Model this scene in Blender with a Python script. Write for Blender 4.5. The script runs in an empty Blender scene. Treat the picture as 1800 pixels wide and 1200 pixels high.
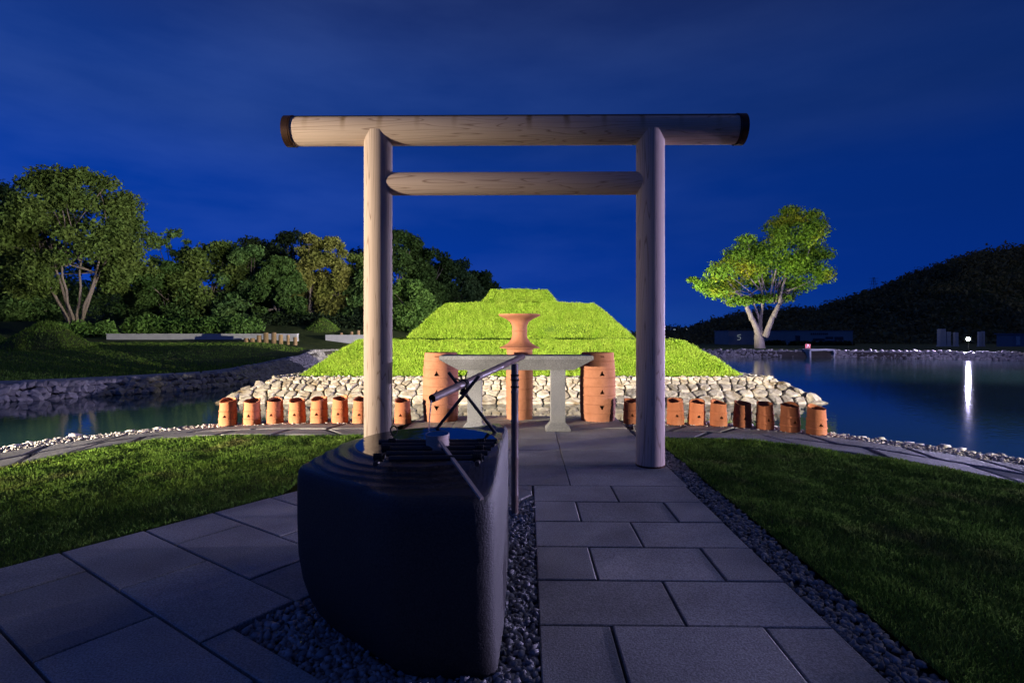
import bpy, bmesh, math, random
import numpy as np
from mathutils import Vector, Matrix, noise as mnoise
from mathutils.geometry import delaunay_2d_cdt

random.seed(7)
rng = np.random.default_rng(7)
sc = bpy.context.scene
col = sc.collection
R = math.radians

# ------------------------------------------------------------------ camera
cam_d = bpy.data.cameras.new("camera")
cam = bpy.data.objects.new("camera", cam_d)
col.objects.link(cam)
cam.location = (0, 0, 1.4)
cam.rotation_euler = (R(90), 0, 0)
cam_d.sensor_width = 36
cam_d.lens = 19.2
cam_d.shift_y = -13 / 1800
cam_d.clip_start = 0.05
cam_d.clip_end = 6000
sc.camera = cam

# ------------------------------------------------------------------ exposure
sc.view_settings.view_transform = 'Standard'
sc.view_settings.look = 'None'
sc.view_settings.exposure = 0
sc.view_settings.gamma = 1
sc.render.engine = 'CYCLES'
sc.cycles.use_denoising = True
sc.cycles.max_bounces = 6
sc.cycles.diffuse_bounces = 3
sc.cycles.glossy_bounces = 3
sc.cycles.transmission_bounces = 4
sc.cycles.transparent_max_bounces = 6
sc.cycles.sample_clamp_indirect = 4
sc.cycles.caustics_reflective = False
sc.cycles.caustics_refractive = False

# ------------------------------------------------------------------ night sky
world = bpy.data.worlds.new("World")
sc.world = world
world.use_nodes = True
wn, wl = world.node_tree.nodes, world.node_tree.links
wn.clear()
w_out = wn.new('ShaderNodeOutputWorld')
w_bg = wn.new('ShaderNodeBackground')
w_tc = wn.new('ShaderNodeTexCoord')
w_sep = wn.new('ShaderNodeSeparateXYZ')
wl.new(w_tc.outputs['Generated'], w_sep.inputs[0])
w_ramp = wn.new('ShaderNodeValToRGB')
w_ramp.color_ramp.interpolation = 'EASE'
els = w_ramp.color_ramp.elements
els[0].position = 0.0; els[0].color = (0.0030, 0.034, 0.225, 1)
els[1].position = 1.0; els[1].color = (0.0130, 0.0170, 0.065, 1)
for p, c in ((0.10, (0.0010, 0.0235, 0.205)), (0.22, (0.0012, 0.0220, 0.180)), (0.36, (0.0030, 0.0205, 0.132)), (0.55, (0.0075, 0.0185, 0.090))):
    e = els.new(p); e.color = (*c, 1)
wl.new(w_sep.outputs['Z'], w_ramp.inputs[0])
# thin cloud veil, thicker towards the left
w_map = wn.new('ShaderNodeMapping'); w_map.inputs['Scale'].default_value = (1.6, 1.0, 6.0)
w_map.inputs['Rotation'].default_value = (0, R(-14), 0)
wl.new(w_tc.outputs['Generated'], w_map.inputs[0])
w_noise = wn.new('ShaderNodeTexNoise'); w_noise.inputs['Scale'].default_value = 1.9
w_noise.inputs['Detail'].default_value = 6; w_noise.inputs['Roughness'].default_value = 0.52
wl.new(w_map.outputs[0], w_noise.inputs['Vector'])
w_cr = wn.new('ShaderNodeMapRange')
w_cr.inputs[1].default_value = 0.40; w_cr.inputs[2].default_value = 0.72
wl.new(w_noise.outputs['Fac'], w_cr.inputs[0])
w_az = wn.new('ShaderNodeMapRange')     # west is a little lighter than east
w_az.inputs[1].default_value = -0.75; w_az.inputs[2].default_value = 0.75
w_az.inputs[3].default_value = 1.0; w_az.inputs[4].default_value = 0.12
wl.new(w_sep.outputs['X'], w_az.inputs[0])
w_m1 = wn.new('ShaderNodeMath'); w_m1.operation = 'MULTIPLY'
wl.new(w_cr.outputs[0], w_m1.inputs[0]); wl.new(w_az.outputs[0], w_m1.inputs[1])
w_cl = wn.new('ShaderNodeMixRGB'); w_cl.blend_type = 'MIX'
w_cl.inputs['Color1'].default_value = (0, 0, 0, 1); w_cl.inputs['Color2'].default_value = (0.0095, 0.0165, 0.040, 1)
wl.new(w_m1.outputs[0], w_cl.inputs['Fac'])
w_dim = wn.new('ShaderNodeMapRange')
w_dim.inputs[1].default_value = -0.75; w_dim.inputs[2].default_value = 0.75
w_dim.inputs[3].default_value = 1.22; w_dim.inputs[4].default_value = 0.58
wl.new(w_sep.outputs['X'], w_dim.inputs[0])
w_mul = wn.new('ShaderNodeMixRGB'); w_mul.blend_type = 'MULTIPLY'; w_mul.inputs['Fac'].default_value = 1
wl.new(w_ramp.outputs[0], w_mul.inputs['Color1']); wl.new(w_dim.outputs[0], w_mul.inputs['Color2'])
w_add = wn.new('ShaderNodeMixRGB'); w_add.blend_type = 'ADD'; w_add.inputs['Fac'].default_value = 1
wl.new(w_mul.outputs[0], w_add.inputs['Color1']); wl.new(w_cl.outputs[0], w_add.inputs['Color2'])
wl.new(w_add.outputs[0], w_bg.inputs['Color'])
w_bg.inputs['Strength'].default_value = 1.6
wl.new(w_bg.outputs[0], w_out.inputs[0])

# added fill light from the right to lift the paving, no such source seen
side_fill = bpy.data.lights.new("side_fill", 'SUN')
side_fill.energy = 0.30; side_fill.angle = R(14); side_fill.color = (0.82, 0.78, 1.0)
side_fill_o = bpy.data.objects.new("side_fill", side_fill); col.objects.link(side_fill_o)
side_fill_o.rotation_euler = Vector((0.80, 0.22, 0.50)).to_track_quat('Z', 'Y').to_euler()

LAMP_LEFT = Vector((-17.5, -1.8, 0.9))
LAMP_RIGHT = Vector((20.0, -6.0, 0.9))
LAMP_FAR = Vector((35.6, 42.6, 1.02))

def spot(name, loc, target, power, angle, blend, color, radius=0.12):
    l = bpy.data.lights.new(name, 'SPOT')
    l.energy = power; l.spot_size = R(angle); l.spot_blend = blend; l.color = color; l.shadow_soft_size = radius
    o = bpy.data.objects.new(name, l); col.objects.link(o)
    o.location = loc
    o.rotation_euler = (Vector(loc) - Vector(target)).to_track_quat('Z', 'Y').to_euler()
    return o

spot("floodlight_beam", LAMP_LEFT, (2.6, 17.65, 2.3), 120000, 46, 1.0, (1.0, 0.86, 0.66))
spot("floodlight_beam", LAMP_RIGHT, (-2.8, 23.2, 3.2), 95000, 36, 1.0, (1.0, 0.90, 0.74))
spot("floodlight_beam", LAMP_FAR, (-2.6, 30.6, 1.3), 60000, 140, 1.0, (0.66, 0.60, 1.0), 0.06)

LAMP_COOL = Vector((29.0, 5.9, 1.3))
spot("floodlight_beam", LAMP_COOL, (0.0, 33.0, 1.6), 38000, 125, 0.35, (0.58, 0.52, 1.0))
LAMP_TREE = Vector((12.2, 48.6, 0.5))
spot("floodlight_beam", LAMP_TREE, (23.5, 54.0, 8.2), 16000, 72, 0.6, (1.0, 0.92, 0.68))
LAMP_SIDE = Vector((42.0, 12.5, 2.2))
spot("floodlight_beam", LAMP_SIDE, (-22, 50, 4.0), 240000, 38, 0.8, (1.0, 0.92, 0.78))

# ------------------------------------------------------------------ helpers
def T(o, label, cat, group=None):
    o['label'] = label; o['category'] = cat
    if group: o['group'] = group
    return o
def S(o): o['kind'] = 'structure'; return o
def ST(o): o['kind'] = 'stuff'; return o

def empty(name, loc=(0, 0, 0), rz=0):
    o = bpy.data.objects.new(name, None); col.objects.link(o)
    o.location = loc; o.rotation_euler = (0, 0, rz); o.empty_display_size = 0.1
    return o

def link(name, me, mat=None, parent=None):
    o = bpy.data.objects.new(name, me); col.objects.link(o)
    if mat is not None and len(me.materials) == 0: me.materials.append(mat)
    if parent: o.parent = parent
    return o

def pm(name, verts, faces, smooth=False):
    me = bpy.data.meshes.new(name)
    me.from_pydata([tuple(v) for v in verts], [], faces)
    me.update()
    if smooth:
        me.polygons.foreach_set('use_smooth', [True] * len(me.polygons))
    return me

def fast_mesh(name, V, F, smooth=False):
    V = np.asarray(V, dtype=np.float32); F = np.asarray(F, dtype=np.int32)
    me = bpy.data.meshes.new(name)
    n, k = F.shape
    me.vertices.add(len(V)); me.vertices.foreach_set('co', V.ravel())
    me.loops.add(n * k); me.loops.foreach_set('vertex_index', F.ravel())
    me.polygons.add(n)
    me.polygons.foreach_set('loop_start', np.arange(0, n * k, k, dtype=np.int32))
    me.polygons.foreach_set('loop_total', np.full(n, k, dtype=np.int32))
    if smooth: me.polygons.foreach_set('use_smooth', np.ones(n, dtype=bool))
    me.update(calc_edges=True)
    return me

def smooth(a, b, x):
    t = min(1, max(0, (x - a) / (b - a))); return t * t * (3 - 2 * t)

class MB:
    def __init__(s): s.v = []; s.f = []
    def add(s, v, f):
        n = len(s.v); s.v += [tuple(p) for p in v]; s.f += [tuple(i + n for i in q) for q in f]
    def box(s, x0, x1, y0, y1, z0, z1):
        s.add([(x0,y0,z0),(x1,y0,z0),(x1,y1,z0),(x0,y1,z0),(x0,y0,z1),(x1,y0,z1),(x1,y1,z1),(x0,y1,z1)],
              [(3,2,1,0),(4,5,6,7),(0,1,5,4),(1,2,6,5),(2,3,7,6),(3,0,4,7)])
    def prism(s, poly, z0, z1, inset=0.0, drop=0.0):
        """vertical prism from a CCW polygon, with an optional small top chamfer"""
        n = len(poly)
        cx = sum(p[0] for p in poly) / n; cy = sum(p[1] for p in poly) / n
        rings = [(z0, 0.0), (z1 - drop, 0.0)] + ([(z1, inset)] if inset else [])
        v = []
        for z, ins in rings:
            for p in (offset_poly(poly, ins) if ins else poly): v.append((p[0], p[1], z))
        f = []
        for r in range(len(rings) - 1):
            for i in range(n):
                j = (i + 1) % n
                f.append((r*n+i, r*n+j, (r+1)*n+j, (r+1)*n+i))
        f.append(tuple((len(rings)-1)*n + i for i in range(n)))
        f.append(tuple(reversed(range(n))))
        s.add(v, f)
    def tube(s, pts, radii, n=12, cap=True):
        pts = [Vector(p) for p in pts]
        rings = []
        prev = None
        for i, p in enumerate(pts):
            d = (pts[min(i+1, len(pts)-1)] - pts[max(i-1, 0)]).normalized()
            if prev is None:
                a = d.orthogonal().normalized()
            else:
                a = (prev - d * prev.dot(d)).normalized()
            prev = a
            b = d.cross(a)
            r = radii[i] if hasattr(radii, '__len__') else radii
            rings.append([p + (a*math.cos(2*math.pi*k/n) + b*math.sin(2*math.pi*k/n))*r for k in range(n)])
        v = [q for r_ in rings for q in r_]; f = []
        for i in range(len(rings)-1):
            for k in range(n):
                l = (k+1) % n
                f.append((i*n+k, i*n+l, (i+1)*n+l, (i+1)*n+k))
        if cap:
            f.append(tuple(reversed(range(n)))); f.append(tuple((len(rings)-1)*n+k for k in range(n)))
        s.add(v, f)
    def lathe(s, prof, n=40, c=(0,0,0), cap0=False, cap1=False):
        v = []; f = []
        for r, z in prof:
            for k in range(n):
                a = 2*math.pi*k/n
                v.append((c[0]+r*math.cos(a), c[1]+r*math.sin(a), c[2]+z))
        for i in range(len(prof)-1):
            for k in range(n):
                l = (k+1) % n
                f.append((i*n+k, i*n+l, (i+1)*n+l, (i+1)*n+k))
        if cap0: f.append(tuple(reversed(range(n))))
        if cap1: f.append(tuple((len(prof)-1)*n+k for k in range(n)))
        s.add(v, f)
    def mesh(s, name, sm=False): return pm(name, s.v, s.f, sm)
    def build(s, name, mat, parent=None, sm=False, loc=None):
        o = link(name, s.mesh(name, sm), mat, parent)
        if loc: o.location = loc
        return o

def auto_smooth(o, ang=40):
    """smooth shading with sharp edges by angle"""
    me = o.data
    bm = bmesh.new(); bm.from_mesh(me)
    for e in bm.edges:
        if len(e.link_faces) == 2:
            try: e.smooth = e.calc_face_angle() < R(ang)
            except ValueError: e.smooth = True
    for f_ in bm.faces: f_.smooth = True
    bm.to_mesh(me); bm.free()
    return o

def offset_poly(poly, d):
    """inset a (roughly convex) CCW polygon by d"""
    n = len(poly); out = []
    for i in range(n):
        p0 = Vector(poly[i-1][:2]); p1 = Vector(poly[i][:2]); p2 = Vector(poly[(i+1) % n][:2])
        e1 = (p1-p0); e2 = (p2-p1)
        if e1.length < 1e-7 or e2.length < 1e-7: out.append((p1.x, p1.y)); continue
        e1.normalize(); e2.normalize()
        n1 = Vector((-e1.y, e1.x)); n2 = Vector((-e2.y, e2.x))
        m = n1+n2
        k = m.length_squared
        if k < 1e-4: out.append((p1.x, p1.y)); continue
        q = p1 + m*(2*d/k) if 2/k < 3 else p1 + m.normalized()*d*2
        out.append((q.x, q.y))
    return out

def clip(poly, nx, ny, c):
    """keep the part with nx*x+ny*y <= c"""
    out = []
    n = len(poly)
    for i in range(n):
        a = poly[i]; b = poly[(i+1) % n]
        da = nx*a[0]+ny*a[1]-c; db = nx*b[0]+ny*b[1]-c
        if da <= 0: out.append(a)
        if (da < 0 < db) or (db < 0 < da):
            t = da/(da-db); out.append((a[0]+(b[0]-a[0])*t, a[1]+(b[1]-a[1])*t))
    return out

def area(poly):
    return 0.5*sum(poly[i-1][0]*poly[i][1]-poly[i][0]*poly[i-1][1] for i in range(len(poly)))

def in_poly(x, y, poly):
    """vectorised point in polygon"""
    x = np.asarray(x); y = np.asarray(y)
    c = np.zeros(x.shape, bool); n = len(poly)
    for i in range(n):
        x1, y1 = poly[i-1]; x2, y2 = poly[i]
        if y1 == y2: continue
        k = ((y1 > y) != (y2 > y)) & (x < (x2-x1)*(y-y1)/(y2-y1)+x1)
        c ^= k
    return c

def catmull(pts, per=6, closed=False):
    out = []; n = len(pts)
    rngi = range(n) if closed else range(n-1)
    for i in rngi:
        g = (lambda k: pts[k % n]) if closed else (lambda k: pts[max(0, min(n-1, k))])
        p0, p1, p2, p3 = [Vector(g(i+k)) for k in (-1, 0, 1, 2)]
        for s in range(per):
            t = s/per
            q = 0.5*((2*p1)+(p2-p0)*t+(2*p0-5*p1+4*p2-p3)*t*t+(3*p1-p0-3*p2+p3)*t**3)
            out.append(tuple(q))
    if not closed: out.append(tuple(pts[-1]))
    return out

def resample(pts, n):
    P = np.array(pts, float)
    d = np.r_[0, np.cumsum(np.linalg.norm(np.diff(P, axis=0), axis=1))]
    t = np.linspace(0, d[-1], n)
    return np.stack([np.interp(t, d, P[:, k]) for k in range(P.shape[1])], 1)

# ------------------------------------------------------------------ materials
def mat(name, c1, c2=None, scale=4.0, stretch=(1,1,1), rough=0.7, bump=0.0, bscale=None, detail=6, island=0.0, objrand=0.0,
        c3=None, c3scale=1.0, c3lo=0.55, c3hi=0.7, spec=0.4, coords='Object', metallic=0.0, translucent=0.0, bdist=0.02):
    m = bpy.data.materials.new(name); m.use_nodes = True
    N, L = m.node_tree.nodes, m.node_tree.links
    N.clear()
    out = N.new('ShaderNodeOutputMaterial')
    tc = N.new('ShaderNodeTexCoord'); mp = N.new('ShaderNodeMapping')
    mp.inputs['Scale'].default_value = stretch
    if coords == 'World':
        ge = N.new('ShaderNodeNewGeometry'); L.new(ge.outputs['Position'], mp.inputs[0])
    else:
        L.new(tc.outputs[coords], mp.inputs[0])
    nz = N.new('ShaderNodeTexNoise'); nz.inputs['Scale'].default_value = scale; nz.inputs['Detail'].default_value = detail
    nz.inputs['Roughness'].default_value = 0.6
    L.new(mp.outputs[0], nz.inputs['Vector'])
    mr = N.new('ShaderNodeMapRange'); mr.inputs[1].default_value = 0.3; mr.inputs[2].default_value = 0.7
    L.new(nz.outputs['Fac'], mr.inputs[0])
    mx = N.new('ShaderNodeMixRGB'); mx.inputs['Color1'].default_value = (*c1, 1); mx.inputs['Color2'].default_value = (*(c2 or c1), 1)
    L.new(mr.outputs[0], mx.inputs['Fac'])
    colour = mx.outputs[0]
    if c3:
        n3 = N.new('ShaderNodeTexNoise'); n3.inputs['Scale'].default_value = c3scale; n3.inputs['Detail'].default_value = 4
        L.new(mp.outputs[0], n3.inputs['Vector'])
        r3 = N.new('ShaderNodeMapRange'); r3.inputs[1].default_value = c3lo; r3.inputs[2].default_value = c3hi
        L.new(n3.outputs['Fac'], r3.inputs[0])
        m3 = N.new('ShaderNodeMixRGB'); m3.inputs['Color2'].default_value = (*c3, 1)
        L.new(r3.outputs[0], m3.inputs['Fac']); L.new(colour, m3.inputs['Color1'])
        colour = m3.outputs[0]
    for amt, kind in ((island, 'i'), (objrand, 'o')):
        if not amt: continue
        if kind == 'i':
            g = N.new('ShaderNodeNewGeometry'); src = g.outputs['Random Per Island']
        else:
            g = N.new('ShaderNodeObjectInfo'); src = g.outputs['Random']
        rr = N.new('ShaderNodeMapRange'); rr.inputs[3].default_value = 1-amt; rr.inputs[4].default_value = 1+amt
        L.new(src, rr.inputs[0])
        mm = N.new('ShaderNodeMixRGB'); mm.blend_type = 'MULTIPLY'; mm.inputs['Fac'].default_value = 1
        L.new(colour, mm.inputs['Color1']); L.new(rr.outputs[0], mm.inputs['Color2'])
        colour = mm.outputs[0]
    nrm = None
    if bump:
        nb = N.new('ShaderNodeTexNoise'); nb.inputs['Scale'].default_value = bscale or scale*3; nb.inputs['Detail'].default_value = 5
        L.new(mp.outputs[0], nb.inputs['Vector'])
        bp = N.new('ShaderNodeBump'); bp.inputs['Strength'].default_value = bump; bp.inputs['Distance'].default_value = bdist
        L.new(nb.outputs['Fac'], bp.inputs['Height']); nrm = bp.outputs[0]
    if translucent:
        d = N.new('ShaderNodeBsdfDiffuse'); t = N.new('ShaderNodeBsdfTranslucent'); ms = N.new('ShaderNodeMixShader')
        L.new(colour, d.inputs['Color']); L.new(colour, t.inputs['Color']); ms.inputs[0].default_value = translucent
        L.new(d.outputs[0], ms.inputs[1]); L.new(t.outputs[0], ms.inputs[2]); L.new(ms.outputs[0], out.inputs[0])
    else:
        b = N.new('ShaderNodeBsdfPrincipled')
        L.new(colour, b.inputs['Base Color']); b.inputs['Roughness'].default_value = rough
        b.inputs['Metallic'].default_value = metallic
        b.inputs['Specular IOR Level'].default_value = spec
        if nrm: L.new(nrm, b.inputs['Normal'])
        L.new(b.outputs[0], out.inputs[0])
    return m

def emit(name, c, s):
    m = bpy.data.materials.new(name); m.use_nodes = True
    N, L = m.node_tree.nodes, m.node_tree.links; N.clear()
    o = N.new('ShaderNodeOutputMaterial'); e = N.new('ShaderNodeEmission')
    e.inputs['Color'].default_value = (*c, 1); e.inputs['Strength'].default_value = s
    L.new(e.outputs[0], o.inputs[0]); return m

def wood_mat(name, axis, c1, c2, stains=False):
    """pale cypress: long grain along an axis, cathedral rings, faint drip stains"""
    m = bpy.data.materials.new(name); m.use_nodes = True
    N, L = m.node_tree.nodes, m.node_tree.links
    b = N['Principled BSDF']
    tc = N.new('ShaderNodeTexCoord'); mp = N.new('ShaderNodeMapping')
    s = [9, 9, 9]; s[axis] = 0.55
    mp.inputs['Scale'].default_value = s
    L.new(tc.outputs['Object'], mp.inputs[0])
    n1 = N.new('ShaderNodeTexNoise'); n1.inputs['Scale'].default_value = 0.55; n1.inputs['Detail'].default_value = 2; n1.inputs['Distortion'].default_value = 0.6
    L.new(mp.outputs[0], n1.inputs['Vector'])
    k = N.new('ShaderNodeMath'); k.operation = 'MULTIPLY'; k.inputs[1].default_value = 17
    L.new(n1.outputs['Fac'], k.inputs[0])
    fr = N.new('ShaderNodeMath'); fr.operation = 'FRACT'; L.new(k.outputs[0], fr.inputs[0])
    ra = N.new('ShaderNodeValToRGB'); e = ra.color_ramp.elements
    e[0].position = 0; e[0].color = (1, 1, 1, 1); e[1].position = 1; e[1].color = (0.93, 0.93, 0.93, 1)
    q = e.new(0.82); q.color = (0.93, 0.93, 0.93, 1); q = e.new(0.93); q.color = (0.50, 0.44, 0.40, 1)
    L.new(fr.outputs[0], ra.inputs[0])
    mp2 = N.new('ShaderNodeMapping'); s2 = [60, 60, 60]; s2[axis] = 1.2
    mp2.inputs['Scale'].default_value = s2; L.new(tc.outputs['Object'], mp2.inputs[0])
    n2 = N.new('ShaderNodeTexNoise'); n2.inputs['Scale'].default_value = 1.0; n2.inputs['Detail'].default_value = 4
    L.new(mp2.outputs[0], n2.inputs['Vector'])
    n3 = N.new('ShaderNodeTexNoise'); n3.inputs['Scale'].default_value = 1.6; L.new(tc.outputs['Object'], n3.inputs['Vector'])
    mx = N.new('ShaderNodeMixRGB'); mx.inputs['Color1'].default_value = (*c1, 1); mx.inputs['Color2'].default_value = (*c2, 1)
    ad = N.new('ShaderNodeMath'); ad.operation = 'MULTIPLY_ADD'; ad.inputs[1].default_value = 0.5
    L.new(n2.outputs['Fac'], ad.inputs[0])
    hf = N.new('ShaderNodeMath'); hf.operation = 'MULTIPLY'; hf.inputs[1].default_value = 0.5; L.new(n3.outputs['Fac'], hf.inputs[0])
    L.new(hf.outputs[0], ad.inputs[2])
    L.new(ad.outputs[0], mx.inputs['Fac'])
    mu = N.new('ShaderNodeMixRGB'); mu.blend_type = 'MULTIPLY'; mu.inputs['Fac'].default_value = 1.0
    L.new(mx.outputs[0], mu.inputs['Color1']); L.new(ra.outputs[0], mu.inputs['Color2'])
    # drying checks: a few thin dark splits along the grain
    mp6 = N.new('ShaderNodeMapping'); s6 = [26, 26, 26]; s6[axis] = 0.9
    mp6.inputs['Scale'].default_value = s6; L.new(tc.outputs['Object'], mp6.inputs[0])
    n6 = N.new('ShaderNodeTexNoise'); n6.inputs['Scale'].default_value = 1.0; n6.inputs['Detail'].default_value = 1; L.new(mp6.outputs[0], n6.inputs['Vector'])
    r6 = N.new('ShaderNodeMapRange'); r6.inputs[1].default_value = 0.735; r6.inputs[2].default_value = 0.77; r6.inputs[4].default_value = 0.6; L.new(n6.outputs['Fac'], r6.inputs[0])
    k6 = N.new('ShaderNodeMixRGB'); k6.inputs['Color2'].default_value = (0.12, 0.075, 0.05, 1)
    L.new(r6.outputs[0], k6.inputs['Fac']); L.new(mu.outputs[0], k6.inputs['Color1'])
    colour = k6.outputs[0]
    if stains:
        # water run-off marks below the seams of the sheet-metal cover, about every 0.4 m, fading downward
        sp = N.new('ShaderNodeSeparateXYZ'); L.new(tc.outputs['Object'], sp.inputs[0])
        n4 = N.new('ShaderNodeTexNoise'); n4.inputs['Scale'].default_value = 3.0; L.new(tc.outputs['Object'], n4.inputs['Vector'])
        wob = N.new('ShaderNodeMath'); wob.operation = 'MULTIPLY_ADD'; wob.inputs[1].default_value = 0.06
        L.new(n4.outputs['Fac'], wob.inputs[0]); L.new(sp.outputs['X'], wob.inputs[2])
        dv = N.new('ShaderNodeMath'); dv.operation = 'DIVIDE'; dv.inputs[1].default_value = 0.395; L.new(wob.outputs[0], dv.inputs[0])
        fc = N.new('ShaderNodeMath'); fc.operation = 'FRACT'; L.new(dv.outputs[0], fc.inputs[0])
        c5 = N.new('ShaderNodeMath'); c5.operation = 'SUBTRACT'; c5.inputs[1].default_value = 0.5; L.new(fc.outputs[0], c5.inputs[0])
        ab = N.new('ShaderNodeMath'); ab.operation = 'ABSOLUTE'; L.new(c5.outputs[0], ab.inputs[0])
        w = N.new('ShaderNodeMapRange'); w.inputs[1].default_value = 0.10; w.inputs[2].default_value = 0.03; L.new(ab.outputs[0], w.inputs[0])
        h = N.new('ShaderNodeMapRange'); h.inputs[1].default_value = -0.06; h.inputs[2].default_value = 0.12; L.new(sp.outputs['Z'], h.inputs[0])
        n5 = N.new('ShaderNodeTexNoise'); n5.inputs['Scale'].default_value = 1.3; n5.noise_dimensions = '1D'; L.new(sp.outputs['X'], n5.inputs['W'])
        r5 = N.new('ShaderNodeMapRange'); r5.inputs[1].default_value = 0.35; r5.inputs[2].default_value = 0.65; L.new(n5.outputs['Fac'], r5.inputs[0])
        a1 = N.new('ShaderNodeMath'); a1.operation = 'MULTIPLY'; L.new(w.outputs[0], a1.inputs[0]); L.new(h.outputs[0], a1.inputs[1])
        a2 = N.new('ShaderNodeMath'); a2.operation = 'MULTIPLY'; L.new(a1.outputs[0], a2.inputs[0]); L.new(r5.outputs[0], a2.inputs[1])
        sm = N.new('ShaderNodeMixRGB'); sm.inputs['Color2'].default_value = (0.20, 0.12, 0.035, 1)
        L.new(a2.outputs[0], sm.inputs['Fac']); L.new(colour, sm.inputs['Color1'])
        colour = sm.outputs[0]
    L.new(colour, b.inputs['Base Color'])
    b.inputs['Roughness'].default_value = 0.62; b.inputs['Specular IOR Level'].default_value = 0.25
    bp = N.new('ShaderNodeBump'); bp.inputs['Strength'].default_value = 0.12; bp.inputs['Distance'].default_value = 0.004
    L.new(n2.outputs['Fac'], bp.inputs['Height']); L.new(bp.outputs[0], b.inputs['Normal'])
    return m

def granite_mat(name, dark, light, rough=0.6, sc1=160, bump=0.15, wet=False, island=0.0):
    m = bpy.data.materials.new(name); m.use_nodes = True
    N, L = m.node_tree.nodes, m.node_tree.links
    b = N['Principled BSDF']
    g = N.new('ShaderNodeNewGeometry')
    n1 = N.new('ShaderNodeTexNoise'); n1.inputs['Scale'].default_value = sc1; n1.inputs['Detail'].default_value = 2; n1.inputs['Roughness'].default_value = 0.8
    L.new(g.outputs['Position'], n1.inputs['Vector'])
    r = N.new('ShaderNodeMapRange'); r.inputs[1].default_value = 0.35; r.inputs[2].default_value = 0.65; L.new(n1.outputs['Fac'], r.inputs[0])
    n2 = N.new('ShaderNodeTexNoise'); n2.inputs['Scale'].default_value = 1.7; n2.inputs['Detail'].default_value = 5; L.new(g.outputs['Position'], n2.inputs['Vector'])
    r2 = N.new('ShaderNodeMapRange'); r2.inputs[1].default_value = 0.3; r2.inputs[2].default_value = 0.7; r2.inputs[3].default_value = 0.68; r2.inputs[4].default_value = 1.18
    L.new(n2.outputs['Fac'], r2.inputs[0])
    mx = N.new('ShaderNodeMixRGB'); mx.inputs['Color1'].default_value = (*dark, 1); mx.inputs['Color2'].default_value = (*light, 1)
    L.new(r.outputs[0], mx.inputs['Fac'])
    mu = N.new('ShaderNodeMixRGB'); mu.blend_type = 'MULTIPLY'; mu.inputs['Fac'].default_value = 1
    L.new(mx.outputs[0], mu.inputs['Color1']); L.new(r2.outputs[0], mu.inputs['Color2'])
    colour = mu.outputs[0]
    oi = N.new('ShaderNodeObjectInfo'); ro = N.new('ShaderNodeMapRange'); ro.inputs[3].default_value = 0.80; ro.inputs[4].default_value = 1.16
    L.new(oi.outputs['Random'], ro.inputs[0])
    m2 = N.new('ShaderNodeMixRGB'); m2.blend_type = 'MULTIPLY'; m2.inputs['Fac'].default_value = 1
    L.new(colour, m2.inputs['Color1']); L.new(ro.outputs[0], m2.inputs['Color2'])
    L.new(m2.outputs[0], b.inputs['Base Color'])
    b.inputs['Roughness'].default_value = rough
    if wet:
        sp = N.new('ShaderNodeSeparateXYZ'); L.new(g.outputs['Normal'], sp.inputs[0])
        wr = N.new('ShaderNodeMapRange'); wr.inputs[1].default_value = 0.55; wr.inputs[2].default_value = 0.9
        wr.inputs[3].default_value = rough; wr.inputs[4].default_value = 0.16
        L.new(sp.outputs['Z'], wr.inputs[0]); L.new(wr.outputs[0], b.inputs['Roughness'])
    bp = N.new('ShaderNodeBump'); bp.inputs['Strength'].default_value = bump; bp.inputs['Distance'].default_value = 0.004
    L.new(n1.outputs['Fac'], bp.inputs['Height']); L.new(bp.outputs[0], b.inputs['Normal'])
    return m

M = {}
M['pillar_wood'] = wood_mat('pillar_wood', 2, (0.60, 0.47, 0.38), (0.50, 0.37, 0.28))
M['beam_wood'] = wood_mat('beam_wood', 0, (0.60, 0.47, 0.38), (0.48, 0.35, 0.26), stains=True)
M['tie_wood'] = wood_mat('tie_wood', 0, (0.56, 0.43, 0.35), (0.46, 0.33, 0.26))
M['bronze'] = mat('bronze', (0.055, 0.028, 0.018), (0.085, 0.042, 0.026), scale=12, rough=0.38, metallic=0.7)
M['sheet'] = mat('sheet', (0.030, 0.020, 0.018), (0.045, 0.030, 0.026), scale=8, rough=0.5, metallic=0.4)
M['clay'] = mat('clay', (0.34, 0.118, 0.055), (0.27, 0.092, 0.042), scale=7, rough=0.85, bump=0.25, bscale=40, objrand=0.2, c3=(0.38, 0.16, 0.085), c3scale=3, spec=0.15)
M['clay_pale'] = mat('clay_pale', (0.27, 0.116, 0.067), (0.215, 0.088, 0.048), scale=7, rough=0.85, bump=0.2, bscale=40, objrand=0.05, spec=0.15)
M['granite'] = granite_mat('granite', (0.085, 0.087, 0.093), (0.25, 0.255, 0.27), rough=0.75, sc1=85)
M['basin'] = granite_mat('basin', (0.0065, 0.006, 0.0055), (0.036, 0.033, 0.029), rough=0.62, sc1=120, bump=1.0, wet=True)
M['slab'] = granite_mat('slab', (0.20, 0.19, 0.17), (0.47, 0.45, 0.405), rough=0.8, sc1=110, bump=0.6)
M['flag'] = granite_mat('flag', (0.16, 0.155, 0.15), (0.33, 0.32, 0.31), rough=0.7, sc1=45, bump=0.8)
M['mortar'] = mat('mortar', (0.030, 0.029, 0.028), (0.05, 0.048, 0.045), scale=30, rough=0.95)
M['pebble_dark'] = mat('pebble_dark', (0.17, 0.165, 0.165), (0.36, 0.35, 0.34), scale=30, rough=0.75, island=0.45, coords='World')
M['pebble_strip'] = mat('pebble_strip', (0.15, 0.145, 0.14), (0.30, 0.285, 0.265), scale=30, rough=0.8, island=0.4, coords='World')
M['pebble_pale'] = mat('pebble_pale', (0.50, 0.46, 0.42), (0.34, 0.31, 0.28), scale=6, rough=0.8, island=0.4, coords='World')
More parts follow.
